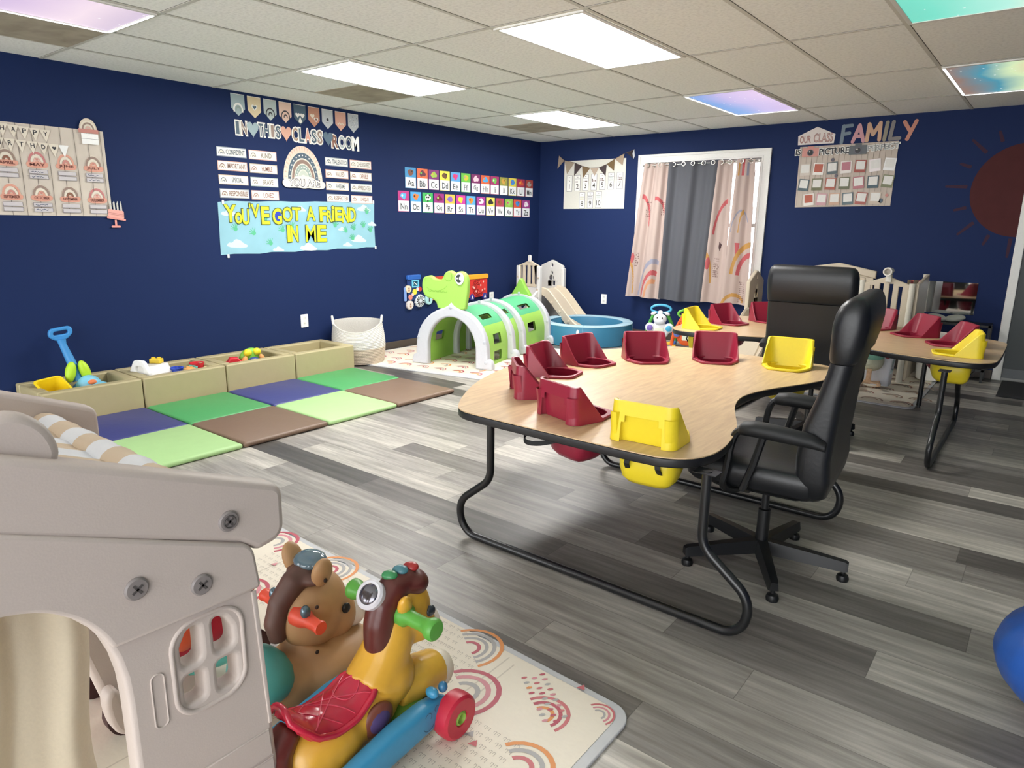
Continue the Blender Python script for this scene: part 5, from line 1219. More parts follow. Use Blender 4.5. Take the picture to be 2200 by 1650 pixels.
# ================================================================ round foam ball pit
t = thing('ball_pit', 'round blue foam ball pit ring with pale blue rim at the foot of the slide', 'ball pit', (1.26, -0.72, 0))
pb, pr = M('#35789a', 0.5, 0.1, 10), M('#a3c3d2', 0.5)
ro, ri, hh_ = 0.545, 0.43, 0.235
b = B(); b.lathe([(ro-0.012, 0.0), (ro, 0.01), (ro, hh_-0.006), (ro-0.004, hh_)], pb, 64, None, False); b.lathe([(ri+0.004, hh_), (ri, hh_-0.006), (ri, 0.02), (ri-0.01, 0.012), (0, 0.012)], pb, 64, None, False); b.build('wall', t, 50)
b = B(); b.lathe([(ro-0.002, hh_-0.012), (ro+0.002, hh_), (ro-0.01, hh_+0.008), (ri+0.01, hh_+0.008), (ri-0.002, hh_), (ri+0.002, hh_-0.012)], pr, 64, None, False); b.build('rim', t, 50)
for a in (-62, 20, 140):
    b = B(); ca, sa = math.cos(R(a)), math.sin(R(a))
    b.box(ri, -0.003, hh_+0.007, ro, 0.003, hh_+0.0095, M('#6f9bb0', 0.5), Matrix.Rotation(R(a), 4, 'Z')); b.box(ro, -0.003, 0.01, ro+0.002, 0.003, hh_, M('#9cc4d4', 0.5), Matrix.Rotation(R(a), 4, 'Z')); b.build('seam', t)
for a, s in ((-68, 1), (-140, 1)):
    b = B(); b.plate([[(-0.018, 0), (0.018, 0.0), (0.012, 0.045), (0.0, 0.06), (-0.014, 0.04)]], 0.002, WHITE, 0, 0.0, Matrix.Rotation(R(a), 4, 'Z') @ frame((ro+0.002, 0, 0.15), (0, 1, 0), (0, 0, 1), (1, 0, 0))); b.build('tag', t)

# ================================================================ play castles with slides
cw_, cs_ = M('#dcd9d4', 0.5), M('#cdbfa9', 0.5)
def house_panel(w, h, eave, win=True, holes=True):
    o_ = rpoly([(-w/2, 0), (w/2, 0), (w/2, eave), (0, h), (-w/2, eave)], [0.01, 0.01, 0.02, 0.04, 0.02], 4); lp = [o_]
    if win:
        z = eave*0.69; ww, wh = 0.05, 0.075
        for sx in (-1, 1):
            lp.append([(sx*0.008, z), (sx*ww, z), (sx*ww, z+wh*0.8), (sx*0.008, z+wh*0.8)][::-sx])
            lp.append([(sx*0.008, z+wh*0.95), (sx*ww, z+wh*0.95), (sx*ww*0.85, z+wh*1.5), (sx*ww*0.45, z+wh*1.85), (sx*0.008, z+wh*1.95)][::-sx])
    if holes:
        for z in (h-0.09, h-0.19): lp.append([(-0.014, z), (0.014, z), (0.014, z+0.03), (0, z+0.045), (-0.014, z+0.03)][::-1])
    return lp
def plate_y(b, lp, y, th, mat, bev=0.008, x=0): b.plate(lp, th, mat, bev, None, Matrix.Translation((x, y, 0)) @ XZ)
def plate_x(b, lp, x, th, mat, bev=0.008, y=0): b.plate(lp, th, mat, bev, None, Matrix.Translation((x, y, 0)) @ frame((0, 0, 0), (0, 1, 0), (0, 0, 1), (1, 0, 0)))
def slide_mesh(b, L, top, width, mat, end_z=0.03):
    """slide along +x from x=0 (height top) to x=L; width along y"""
    def prof(q):
        x = L*q; s = q*q*(3-2*q)*0.55+q*0.45
        return x, top+(end_z-top)*s
    n = 16; rings = []
    hw = width/2
    for i in range(n+1):
        x, z = prof(i/n); r_ = []
        for y, dz in ((-hw, -0.05), (-hw, 0.075), (-hw+0.012, 0.088), (-hw+0.03, 0.075), (-hw+0.045, 0.0), (-hw+0.075, 0.0), (-hw+0.085, 0.012), (-hw+0.095, 0.0), (hw-0.095, 0.0), (hw-0.085, 0.012), (hw-0.075, 0.0), (hw-0.045, 0.0), (hw-0.03, 0.075), (hw-0.012, 0.088), (hw, 0.075), (hw, -0.05), (hw-0.02, -0.05), (hw-0.02, -0.02), (-hw+0.02, -0.02), (-hw+0.02, -0.05)):
            r_.append((x, y, z+dz*(0.3+0.7*min(1, (i/n)/0.22) if dz > 0.02 else 1)))
        rings.append(r_)
    b.loft(rings, mat, True)
def knob(b, x, y, z, mat=None): b.lathe([(0.013, 0.0), (0.013, 0.004), (0.008, 0.007)], mat or cs_, 10, Matrix.Translation((x, y, z)) @ Matrix.Rotation(PI/2, 4, 'X'))
C1 = thing('play_castle', 'white and beige play castle with slide in the far left corner', 'play castle', (0.34, -0.44, 0))
ox, oy_ = -0.34, 0.44
b = B(); lp = [[(x, z) for x, z in p] for p in house_panel(0.35, 0.905, 0.83)]; plate_y(b, lp, -0.205+oy_, 0.04, cw_, 0.008, 0.39+ox)
b.plate([rrect(-0.022, 0.0, 0.022, 0.03, 0.004)], 0.05, cw_, 0.004, None, Matrix.Translation((0.47+ox, -0.205+oy_, 0.62)) @ XZ); b.build('window_panel', C1)
b = B(); o_ = [(0.19, 0.58), (0.51, 0.58), (0.51, 0.845), (0.36, 0.91), (0.19, 0.845)]; hs = [[(x, 0.615), (x+0.035, 0.615), (x+0.035, 0.85), (x, 0.84)][::-1] for x in (0.215, 0.29, 0.365, 0.435)]
plate_y(b, [[(x+ox, z) for x, z in q] for q in [o_]+hs], -0.66+oy_, 0.03, cs_, 0.005); b.build('slatted_panel', C1)
for x, y in ((0.185, -0.66), (0.505, -0.66), (0.185, -0.21), (0.56, -0.21)):
    b = B(); b.box(x+ox-0.025, y+oy_-0.03, 0.0, x+ox+0.025, y+oy_+0.03, 0.84 if y < -0.5 else 0.80, cw_); p_ = b.build('post', C1, bevel=0.01)
    if y < -0.5:
        b = B(); [knob(b, x+ox+0.006*(-1)**k, y+oy_-0.03, 0.10+0.15*k) for k in range(5)]; b.build('bolt', p_)
b = B(); b.plate([rrect(-0.018, -0.03, 0.018, 0.05, 0.008), rrect(-0.006, 0.01, 0.006, 0.055, 0.003)[::-1]], 0.03, cw_, 0.004, None, Matrix.Translation((0.36+ox, -0.67+oy_, 0.92)) @ XZ); b.build('finial', C1)
b = B(); b.box(0.19+ox, -0.63+oy_, 0.46, 0.53+ox, -0.23+oy_, 0.50, cs_); b.build('platform', C1, bevel=0.008)
b = B()   # lower side panel with curved cut-outs
plate_y(b, [[(x+ox, z) for x, z in q] for q in [[(0.17, 0.0), (0.53, 0.0), (0.53, 0.58), (0.17, 0.58)], rpoly([(0.30, 0.05), (0.47, 0.05), (0.46, 0.33), (0.40, 0.26)], 0.03)[::-1], rpoly([(0.20, 0.30), (0.26, 0.30), (0.40, 0.46), (0.36, 0.5), (0.20, 0.48)], 0.03)[::-1]]], -0.655+oy_, 0.03, cw_, 0.006); b.build('side_panel', C1)
b = B()   # arched climbing side towards the tunnel
st = [(-1.02, 0.0), (-0.95, 0.24), (-0.86, 0.40), (-0.76, 0.50), (-0.66, 0.56), (-0.66, 0.48), (-0.75, 0.42), (-0.83, 0.32), (-0.89, 0.16), (-0.90, 0.0)]
for x in (0.19, 0.50): plate_x(b, [[(y+oy_, z) for y, z in st][::-1]], x+ox, 0.035, cw_, 0.008)
b.build('climbing_arch', C1)
for k in range(3):
    b = B(); b.box(0.19+ox, -0.98+0.1*k+oy_, 0.13+0.13*k, 0.50+ox, -0.88+0.1*k+oy_, 0.155+0.13*k, cw_); b.build('step', C1, bevel=0.006)
b = B(); b.xf = Matrix.Translation((0.50+ox, -0.435+oy_, 0.0)); slide_mesh(b, 0.60, 0.555, 0.40, cs_, 0.055); s_ = b.build('slide', C1, 35, fixn=True)
for k in range(3):
    q = 0.3+0.22*k; b = B(); b.lathe([(0.02, 0), (0.02, 0.008), (0.012, 0.012)], cs_, 12, Matrix.Translation((0.50+ox+0.60*q, -0.635+oy_, 0.555-0.5*q*1.0)) @ Matrix.Rotation(PI/2, 4, 'X')); b.build('bolt', s_)

C2 = thing('play_castle', 'beige play castle with slatted gate and white spyglass behind the farther table', 'play castle', (3.9, -0.45, 0.012))
ox, oy_ = -3.9, 0.45
b = B(); plate_x(b, [[(y, z) for y, z in p] for p in house_panel(0.42, 0.90, 0.79)], 3.10+ox, 0.04, cs_, 0.008, -0.36+oy_); b.build('window_panel', C2)
b = B(); b.xf = Matrix.Translation((3.30+ox, -0.52+oy_, 0)) @ Matrix.Rotation(-PI/2, 4, 'Z'); slide_mesh(b, 0.75, 0.50, 0.38, cs_, 0.05); b.build('slide', C2, 35, fixn=True)
b = B(); o_ = [(3.52, 0.40), (4.19, 0.40), (4.19, 0.93), (3.87, 0.995), (3.52, 0.93)]; plate_y(b, [[(x+ox, z) for x, z in o_]], -0.20+oy_, 0.03, cs_, 0.006)
plate_y(b, [[(x+ox, z) for x, z in [(3.50, 0.87), (3.87, 0.935), (4.21, 0.865), (4.21, 0.935), (3.87, 1.003), (3.50, 0.94)]]], -0.215+oy_, 0.04, cs_, 0.008); b.build('roof_panel', C2)
b = B()
for k in range(9): plate_y(b, [[(3.535+k*0.074+ox, 0.42), (3.60+k*0.074+ox, 0.42), (3.60+k*0.074+ox, 0.87), (3.535+k*0.074+ox, 0.87)]], -0.235+oy_, 0.012, cs_, 0.003)
b.build('boards', C2)
b = B(); o_ = [(4.235, 0.30), (4.59, 0.30), (4.59, 0.865), (4.42, 0.93), (4.235, 0.865)]; hs = [[(x, 0.40), (x+0.03, 0.40), (x+0.03, 0.845+0.03*(1-abs(k-1.5)/1.5)), (x, 0.845+0.03*(1-abs(k-1.5)/1.5))][::-1] for k, x in enumerate((0.05+4.235, 0.125+4.235, 0.20+4.235, 0.275+4.235))]
plate_y(b, [[(x+ox, z) for x, z in q] for q in [o_]+hs], -0.80+oy_, 0.03, cs_, 0.006); b.build('slatted_gate', C2)
for x, y, h in ((4.215, -0.80, 0.885), (4.61, -0.80, 0.875), (4.63, -0.22, 0.93), (3.50, -0.22, 0.80), (3.12, -0.60, 0.52)):
    b = B(); b.tube(smooth_open([(x+ox, y+oy_, 0.0), (x+ox, y+oy_, h*0.5), (x+ox, y+oy_, h-0.02), (x+ox, y+oy_, h)], 1), [0.026, 0.026, 0.026, 0.026, 0.026, 0.02][:len(smooth_open([(0, 0, 0)]*4, 1))] if False else 0.026, M('#d8d2c4', 0.5), 12); b.build('post', C2)
b = B(); plate_x(b, [[(-0.78+oy_, 0.03), (-0.24+oy_, 0.03), (-0.24+oy_, 0.93), (-0.78+oy_, 0.87)]], 4.645+ox, 0.03, cs_, 0.008); b.build('side_panel', C2)
b = B(); b.box(3.52+ox, -0.78+oy_, 0.40, 4.62+ox, -0.24+oy_, 0.435, cs_); b.build('platform', C2, bevel=0.008)
b = B(); b.xf = Matrix.Translation((4.425+ox, -0.83+oy_, 0.975)); b.lathe([(0.022, 0.09), (0.024, -0.03), (0.036, -0.035), (0.036, -0.10), (0.026, -0.10), (0.022, -0.02)], M('#e6e1d6', 0.45), 20, Matrix.Rotation(PI/2, 4, 'X') @ Matrix.Rotation(PI, 4, 'X')); b.build('spyglass', C2, 35)
b = B(); b.box(4.402+ox, -0.84+oy_, 0.88, 4.448+ox, -0.79+oy_, 0.945, M('#dfdace', 0.5)); b.build('spyglass_mount', C2, bevel=0.006)
# white storage bin and white bracket under the castle
t = thing('storage_bin', 'white plastic bin on the mat behind the rocking animal', 'bin', (4.47, -0.98, 0.012)); b = B()
b.loft([[(x*k, y*k, z) for x, y in rrect(-0.11, -0.09, 0.11, 0.09, 0.02)] for z, k in ((0, 0.9), (0.23, 1.0), (0.24, 1.04), (0.25, 1.04), (0.25, 0.97), (0.03, 0.86))], M('#d6d8e0', 0.5), True); b.build('body', t, 35)
t = thing('toy_bracket', 'white plastic step with bolt on the floor right of the play castle', 'toy', (4.80, -0.52, 0.012))
b = B(); plate_y(b, [smooth_closed([(-0.09, 0.0), (0.11, 0.0), (0.11, 0.10), (0.11, 0.26), (-0.13, 0.30), (-0.11, 0.20), (-0.10, 0.06)], 2)], 0, 0.12, M('#dedbd2', 0.5), 0.012); b.build('body', t)
b = B(); b.lathe([(0.028, 0), (0.028, 0.008), (0.018, 0.012)], M('#a9acb2', 0.4), 8, Matrix.Translation((0.03, -0.061, 0.17)) @ Matrix.Rotation(PI/2, 4, 'X')); b.build('bolt', t)
t = thing('shoe_rack', 'low black rack with pale cushions below the wall mirror', 'rack', (4.86, -0.17, 0)); b = B()
for z in (0.10, 0.50): b.box(-0.18, -0.11, z, 0.33, 0.12, z+0.02, BLACK)
for x in (-0.17, 0.32):
    for y in (-0.10, 0.11): b.box(x-0.01, y-0.01, 0, x+0.01, y+0.01, 0.52, BLACK)
b.build('frame', t)
for k, (x, y, hx) in enumerate(((4.76, -0.20, '#d8d6cc'), (4.90, -0.16, '#bfc1b6'))):
    b = B(); b.xf = Matrix.Translation((x, y, 0.552)); b.ell((0, 0, 0), (0.085, 0.06, 0.032), M(hx, 0.7), (0.1, -0.15*(k*2-1), 0.4)); tag(b.build('cushion', ang=60), ('larger pale cushion on the black rack below the mirror', 'smaller grey green cushion on the black rack below the mirror')[k], 'cushion', 'cushions on the black rack')

# ================================================================ plush rocking animal under the farther table
t = thing('rocking_animal', 'teal and cream plush rocking animal on a wooden base under the farther table', 'rocking toy', (4.43, -1.02, 0.012), 0.2)
plt, plc, plg = M('#8fc9b4', 0.95, 0.5, 200), M('#cfd0b8', 0.95, 0.5, 200), M('#9fb0b2', 0.95, 0.5, 200); wd_ = wood_mat('beech', '#c9a27c', '#ddb892', 'Y', 0.5)
b = B(); b.ell((-0.02, -0.06, 0.30), (0.105, 0.15, 0.12), plt); b.build('back', t, 60)
b = B(); b.ell((-0.02, -0.06, 0.215), (0.10, 0.14, 0.09), plc); b.build('belly', t, 60)
b = B(); b.tube(smooth_open([(0.06, -0.02, 0.36), (0.12, -0.03, 0.30), (0.125, -0.03, 0.22), (0.10, -0.03, 0.14), (0.14, -0.03, 0.115)], 2), [0.06, 0.06, 0.058, 0.055, 0.05, 0.045, 0.04, 0.036, 0.03, 0.028, 0.025, 0.024, 0.02, 0.018][:len(smooth_open([(0, 0, 0)]*5, 2))] if len(smooth_open([(0, 0, 0)]*5, 2)) <= 14 else 0.035, plg, 12); b.build('head', t, 60)
b = B(); b.ell((0.08, -0.10, 0.31), (0.03, 0.022, 0.07), M('#a8434a', 0.9, 0.5, 200), (0.2, -0.4, 0)); b.build('ear', t, 60)
for y in (-0.17, 0.12):
    b = B(); b.box(-0.05, y-0.015, 0.03, -0.01, y+0.015, 0.16, wd_); b.build('leg', t, bevel=0.004)
for s in (-1, 1):
    b = B(); plate_x(b, [smooth_closed([(-0.30, 0.035), (-0.15, 0.004), (0.15, 0.004), (0.30, 0.035), (0.30, 0.065), (0.15, 0.04), (-0.15, 0.04), (-0.30, 0.065)], 1)], -0.03+0.085*s, 0.024, wd_, 0.004); b.build('rocker', t)
b = B(); b.box(-0.12, -0.20, 0.038, 0.06, -0.13, 0.052, wd_); b.box(-0.12, 0.08, 0.038, 0.06, 0.15, 0.052, wd_); b.build('cross_board', t, bevel=0.003)

# ================================================================ baby walkers
def walker(label, loc, rz, body, hand, head_fn, c1, c2, legc):
    t = thing('baby_walker', label, 'walker toy', loc, rz)
    b = B(); b.tube([(0.11*math.sin(2*PI*k/22), -0.03, 0.43+0.045*math.cos(2*PI*k/22)) for k in range(22)], 0.014, hand, 10, True); b.build('handle', t)
    b = B(); b.tube(smooth_open([(0.06, -0.03, 0.40), (0.11, -0.01, 0.30), (0.16, 0.03, 0.16), (0.17, 0.05, 0.05)], 2), 0.02, legc, 10); b.build('side_leg', t)
    b = B(); b.tube(smooth_open([(-0.06, -0.03, 0.40), (-0.11, -0.01, 0.30), (-0.16, 0.03, 0.16), (-0.17, 0.05, 0.05)], 2), 0.02, legc, 10); b.build('side_leg', t)
    head_fn(t)
    b = B(); b.ell((0, -0.085, 0.19), (0.11, 0.035, 0.10), body); b.ell((-0.105, -0.10, 0.225), (0.055, 0.03, 0.055), body); b.ell((0.105, -0.10, 0.225), (0.055, 0.03, 0.055), body); b.build('activity_body', t, 60)
    for x, mt in ((-0.105, c1), (0.105, c2)):
        b = B(); b.lathe([(0.034, 0), (0.034, 0.012), (0.028, 0.016)], mt, 18, Matrix.Translation((x, -0.125, 0.225)) @ Matrix.Rotation(PI/2, 4, 'X')); b.build('button', t)
    b = B(); b.plate([rrect(-0.05, -0.035, 0.05, 0.035, 0.01)], 0.012, M('#dfe6d2', 0.4), 0.003, 0, frame((0, -0.118, 0.19), (1, 0, 0), (0, 0, 1), (0, -1, 0))); b.build('piano_key', t)
    for x in (-0.17, 0.17):
        for y in (-0.13, 0.07):
            b = B(); b.lathe([(0.028, -0.016), (0.045, -0.012), (0.045, 0.012), (0.028, 0.016)], M('#3a6fc0', 0.45), 18, Matrix.Translation((x, y, 0.045)) @ Matrix.Rotation(PI/2, 4, 'Y')); b.build('wheel', t)
    b = B(); b.box(-0.15, -0.14, 0.04, 0.15, -0.11, 0.075, M('#e8b83a', 0.45)); b.box(-0.16, -0.12, 0.05, -0.12, 0.07, 0.075, M('#e8b83a', 0.45)); b.box(0.12, -0.12, 0.05, 0.16, 0.07, 0.075, M('#e8b83a', 0.45)); b.build('base', t, bevel=0.008)
wh_ = M('#eceef2', 0.45)
def cow(t):
    b = B(); b.ell((0, -0.09, 0.325), (0.075, 0.045, 0.06), wh_); b.ell((0, -0.115, 0.295), (0.06, 0.035, 0.035), M('#d3d8e0', 0.45)); h = b.build('head', t, 60)
    for s in (-1, 1):
        b = B(); b.ell((0.075*s, -0.08, 0.385), (0.035, 0.012, 0.018), M('#e6dfe6', 0.5), (0, 0.4*s, 0)); b.build('ear', h, 60)
        b = B(); b.ell((0.028*s, -0.133, 0.34), (0.007, 0.004, 0.009), BLACK); b.build('eye', h, 60)
    b = B(); b.ell((0.0, -0.08, 0.395), (0.03, 0.02, 0.025), wh_); b.build('tuft', h, 60)
def fox(t):
    og = M('#e2622c', 0.45)
    b = B(); b.ell((0, -0.09, 0.33), (0.08, 0.045, 0.06), og); h = b.build('head', t, 60)
    b = B(); b.ell((-0.035, -0.118, 0.305), (0.04, 0.022, 0.035), wh_); b.ell((0.035, -0.118, 0.305), (0.04, 0.022, 0.035), wh_); b.build('muzzle', h, 60)
    b = B(); b.ell((0, -0.14, 0.315), (0.012, 0.008, 0.009), BLACK); b.build('nose', h, 60)
    for s in (-1, 1):
        b = B(); b.lathe([(0.032, 0), (0.004, 0.06)], og, 12, Matrix.Translation((0.055*s, -0.085, 0.365)) @ Matrix.Rotation(0.25*s, 4, 'Y')); b.build('ear', h, 60)
        b = B(); b.ell((0.03*s, -0.135, 0.345), (0.007, 0.004, 0.01), BLACK); b.build('eye', h, 60)
walker('white cow faced baby walker with blue loop handle below the curtains', (2.10, -0.47, 0), 0.35, wh_, M('#4fb0d8', 0.4), cow, M('#7a62b5', 0.4), M('#3fa6cf', 0.4), M('#57ad4e', 0.45))
walker('orange fox faced baby walker with green loop handle beside the farther table', (2.53, -0.68, 0), 0.35, M('#e2622c', 0.45), M('#6ec03e', 0.4), fox, M('#5b6fb8', 0.4), M('#f0eadf', 0.4), M('#e2622c', 0.45))
# ================================================================ playhouse in the foreground
PH = thing('playhouse', 'large beige plastic playhouse with striped cloth roof at the left front', 'playhouse', (3.885, -7.32, 0.0125))
bei, beid = M('#cabdb5', 0.5, 0.03, 300), M('#8d8583', 0.45)
YC = -7.32          # root; all panel outlines below are in (y, z) of the room, shifted to the root by P2
YR = -7.54          # ridge line
def gx(x): return Matrix.Translation((x-3.885, 0, -0.0125)) @ frame((0, 0, 0), (0, 1, 0), (0, 0, 1), (1, 0, 0))
def P2(pts): return [(y-YC, z) for y, z in pts]
def mirY(pts): return pts + [(2*YR-y, z) for y, z in pts[::-1]]
def roof_z(y, z0, y0=-6.862, k=0.415): return z0+k*abs(YR-y0)-k*abs(y-YR)
def window_holes():
    lp = [rpoly([(-7.103, 0.506), (-7.064, 0.506), (-7.064, 0.587), (-7.088, 0.580), (-7.103, 0.552)], 0.013, 3),
          rpoly([(-7.036, 0.506), (-6.996, 0.504), (-6.998, 0.548), (-7.012, 0.575), (-7.036, 0.586)], 0.013, 3),
          rpoly([(-7.103, 0.423), (-7.064, 0.423), (-7.064, 0.486), (-7.103, 0.486)], 0.011, 3), rpoly([(-7.036, 0.420), (-6.994, 0.418), (-6.994, 0.485), (-7.036, 0.485)], 0.011, 3)]
    return [q[::-1] for q in lp]
AY, AW, AS, AT = -7.42, 0.217, 0.48, 0.75      # door arch: centre, half width, spring, top
def arc_pt(dg, k=0.0):
    c, s_ = math.cos(R(dg)), math.sin(R(dg)); e = 2/2.35
    return (AY+(AW+k)*abs(c)**e*(1 if c > 0 else -1), AS+(AT-AS+k)*abs(s_)**e)
def gable(x, front):
    base = [(-6.912, 0.0125), (-6.946, 0.69), (-6.96, 0.75), (YR, roof_z(YR, 0.76)), (2*YR+6.96, 0.75), (2*YR+6.912, 0.0125)]
    hole = [(AY-AW, 0.03)] + [arc_pt(180-10*i) for i in range(19)] + [(AY+AW, 0.03)]
    b = B(); b.plate([P2(base)[::-1], P2(hole)] + ([P2(q) for q in window_holes()] if front else [P2(rrect(-7.11, 0.42, -7.0, 0.58, 0.03)[::-1])]), 0.05, bei, 0.010, None, gx(x)); b.build('front_wall' if front else 'rear_wall', PH, 45)
    if front:
        k0 = 5; arcp = [arc_pt(t_, 0.003) for t_ in range(28, 153, 5)]
        up_ = [(-6.932, 0.611), (-6.944, 0.712), (YR, roof_z(YR, 0.682)), (YR-0.3, 0.80), (YR-0.3, 0.617), (arcp[-1][0], 0.617)] + arcp[::-1] + [(arcp[0][0]+0.004, 0.617)]
        b = B(); b.plate([rpoly(P2(up_), [0.01, 0.04]+[0]*(len(up_)-2), 5)[::-1]], 0.018, bei, 0.0075, 0.018, gx(x)); b.build('upper_panel', PH, 45)
        b = B(); b.plate([P2(rrect(-7.126, 0.396, -6.972, 0.603, 0.052, 6)), P2(rrect(-7.116, 0.406, -6.982, 0.595, 0.045, 6)[::-1])], 0.010, bei, 0.0045, 0.0195, gx(x)); b.build('window_frame', PH, 45)
        b = B(); b.plate([P2(rrect(-7.165, 0.408, -7.138, 0.525, 0.0125)), P2(rrect(-7.162, 0.411, -7.141, 0.522, 0.010)[::-1])], 0.004, bei, 0.0014, 0.0235, gx(x)); b.build('slot', PH, 45)
        for z0, z1, e0, e1 in ((0.2, 0.268, -6.938, -6.933), (0.124, 0.194, -6.933, -6.928), (0.03, 0.118, -6.928, -6.922)):
            b = B(); b.plate([P2([(-7.108, z0), (e1, z0), (e0, z1), (-7.108, z1)])], 0.007, bei, 0.003, 0.0225, gx(x)); b.build('moulding', PH, 45)
        b = B(); b.plate([P2([(-6.941, 0.605), (-6.952, 0.605), (-6.936, 0.28), (-6.928, 0.28)])[::-1]], 0.006, bei, 0.0025, 0.0225, gx(x)); b.build('moulding', PH, 45)
    b = B(); bd_ = rpoly(P2([(-6.864, 0.815), (-6.866, 0.70), (-6.93, 0.690), (-6.97, 0.722), (YR, roof_z(YR, 0.665)), (YR-0.25, 0.86), (YR-0.25, 1.0), (YR, roof_z(YR, 0.805))]), [0.035, 0.05, 0.02, 0.02, 0, 0, 0, 0], 6)
    b.plate([bd_[::-1]], 0.062, bei, 0.014, None, gx(x)); b.build('roof_board', PH, 45)
    b = B(); lob = smooth_closed(P2([(-7.262, 0.93), (-7.252, 0.965), (-7.245, 0.99), (-7.262, 1.035), (-7.30, 1.062), (-7.35, 1.058), (-7.40, 1.04), (-7.46, 1.03), (-7.46, 0.93)]), 2)
    b.plate([lob], 0.045, bei, 0.014, None, gx(x-0.012 if front else x+0.012)); b.build('scalloped_crest', PH, 45)
gable(4.35, True); gable(3.42, False)
for y, z, xx, fan in ((-7.172, 0.714, 4.386, 0), (-7.057, 0.672, 4.386, 0), (-6.99, 0.778, 4.381, 1)):
    b = B(); b.xf = gx(xx) @ Matrix.Translation((y-YC, z, 0)); b.lathe([(0.021, -0.002), (0.021, 0.003), (0.018, 0.006), (0.0, 0.0065)], beid, 24, None, False)
    dk_ = M('#55504f', 0.5)
    for a in (35, 125): b.box(-0.011, -0.0022, 0.006, 0.011, 0.0022, 0.0074, dk_, Matrix.Rotation(R(a), 4, 'Z'))
    if fan: b.tube([(0.012*math.cos(2*PI*k/16), 0.012*math.sin(2*PI*k/16), 0.0065) for k in range(16)], 0.0018, dk_, 6, True)
    b.build('bolt', PH, 40)
# striped cloth roof and its rolled eaves
def stripe_mat():
    m, n, l, p = new_mat('striped_cloth'); tc = n.new('ShaderNodeTexCoord'); sp = n.new('ShaderNodeSeparateXYZ'); l.new(tc.outputs['Object'], sp.inputs[0])
    f = math_node(n, l, 'FRACT', math_node(n, l, 'DIVIDE', math_node(n, l, 'ADD', sp.outputs[0], 5.0), 0.165))
    s = math_node(n, l, 'GREATER_THAN', f, 0.5); mx = n.new('ShaderNodeMix'); mx.data_type = 'RGBA'; l.new(s, mx.inputs[0]); mx.inputs[6].default_value = lin('#dcdde0'); mx.inputs[7].default_value = lin('#cdb9a0')
    l.new(mx.outputs[2], p.inputs['Base Color']); p.inputs['Roughness'].default_value = 0.9
    nz = n.new('ShaderNodeTexNoise'); nz.inputs['Scale'].default_value = 25; l.new(tc.outputs['Object'], nz.inputs['Vector']); b = n.new('ShaderNodeBump'); b.inputs['Strength'].default_value = 0.4; b.inputs['Distance'].default_value = 0.01; l.new(nz.outputs['Fac'], b.inputs['Height']); l.new(b.outputs[0], p.inputs['Normal'])
    return m
stc = stripe_mat()
b = B()
def roof(s, q):
    x = 3.46+0.85*s; y = -6.99-1.1*q; return (x-3.885, y-YC, roof_z(y, 0.745)-0.012*math.sin(PI*s)-0.0125-0.003*math.cos(2*PI*s*8))
b.grid(roof, 48, 24, stc, 0.004); b.build('cloth_roof', PH, 70)
for sg in (1, -1):
    b = B(); pts = [(3.455-3.885+0.86*k/40, (-7.005 if sg == 1 else 2*YR+7.005)-YC, 0.795-0.0125) for k in range(41)]
    b.tube(pts, [0.036+0.004*abs(math.sin(PI*k/40*8.2)) for k in range(41)], stc, 16); b.build('cloth_roll', PH, 60)
# low side rails, inner brace, latch block and door curtain
b = B(); fx = gx(3.80)
b.plate([rpoly([(-7.14-YC, 0.45), (-7.085-YC, 0.42), (-6.985-YC, 0.14), (-7.03-YC, 0.08), (-7.06-YC, 0.10)], 0.02)], 0.05, bei, 0.015, None, fx); b.build('inner_brace', PH, 45)
b = B(); b.plate([smooth_closed([(-7.09-YC, 0.19), (-7.05-YC, 0.20), (-7.045-YC, 0.12), (-7.015-YC, 0.07), (-7.05-YC, 0.05), (-7.08-YC, 0.09)], 2)[::-1]], 0.05, bei, 0.012, None, gx(3.86)); b.build('latch_block', PH, 45)
b = B(); crm = M('#e8dcc2', 0.9, 0.05, 150)
def cur(s, q):
    y = -7.55+0.345*s-0.03*q*(1-s)+0.010*math.sin(5*q+2*s)+0.02*q*s; 
    return (4.17-3.885+0.014*math.sin(s*15+1.5*q)+0.004*math.sin(37*s), y-YC+0.01*math.sin(7*q)*s, 0.70-0.0125-0.66*q)
b.grid(cur, 60, 24, crm, 0.003); b.build('door_curtain', PH, 80)
b = B(); b.tube([(4.17-3.885, -0.34, 0.695-0.0125), (4.17-3.885, 0.34, 0.695-0.0125)], 0.008, bei, 8); b.build('curtain_rod', PH)

# ================================================================ ride-on horses
def blob(parts, mat, name, parent, vox=0.007, sm=6):
    b = B()
    for p in parts:
        if p[0] == 'e': b.ell(p[1], p[2], mat, p[3] if len(p) > 3 else (0, 0, 0), 20, 14)
        else: b.tube(p[1], p[2], mat, 16)
    return b.build(name, parent, 80, remesh=vox, smooth=sm)
ZM = 0.0125
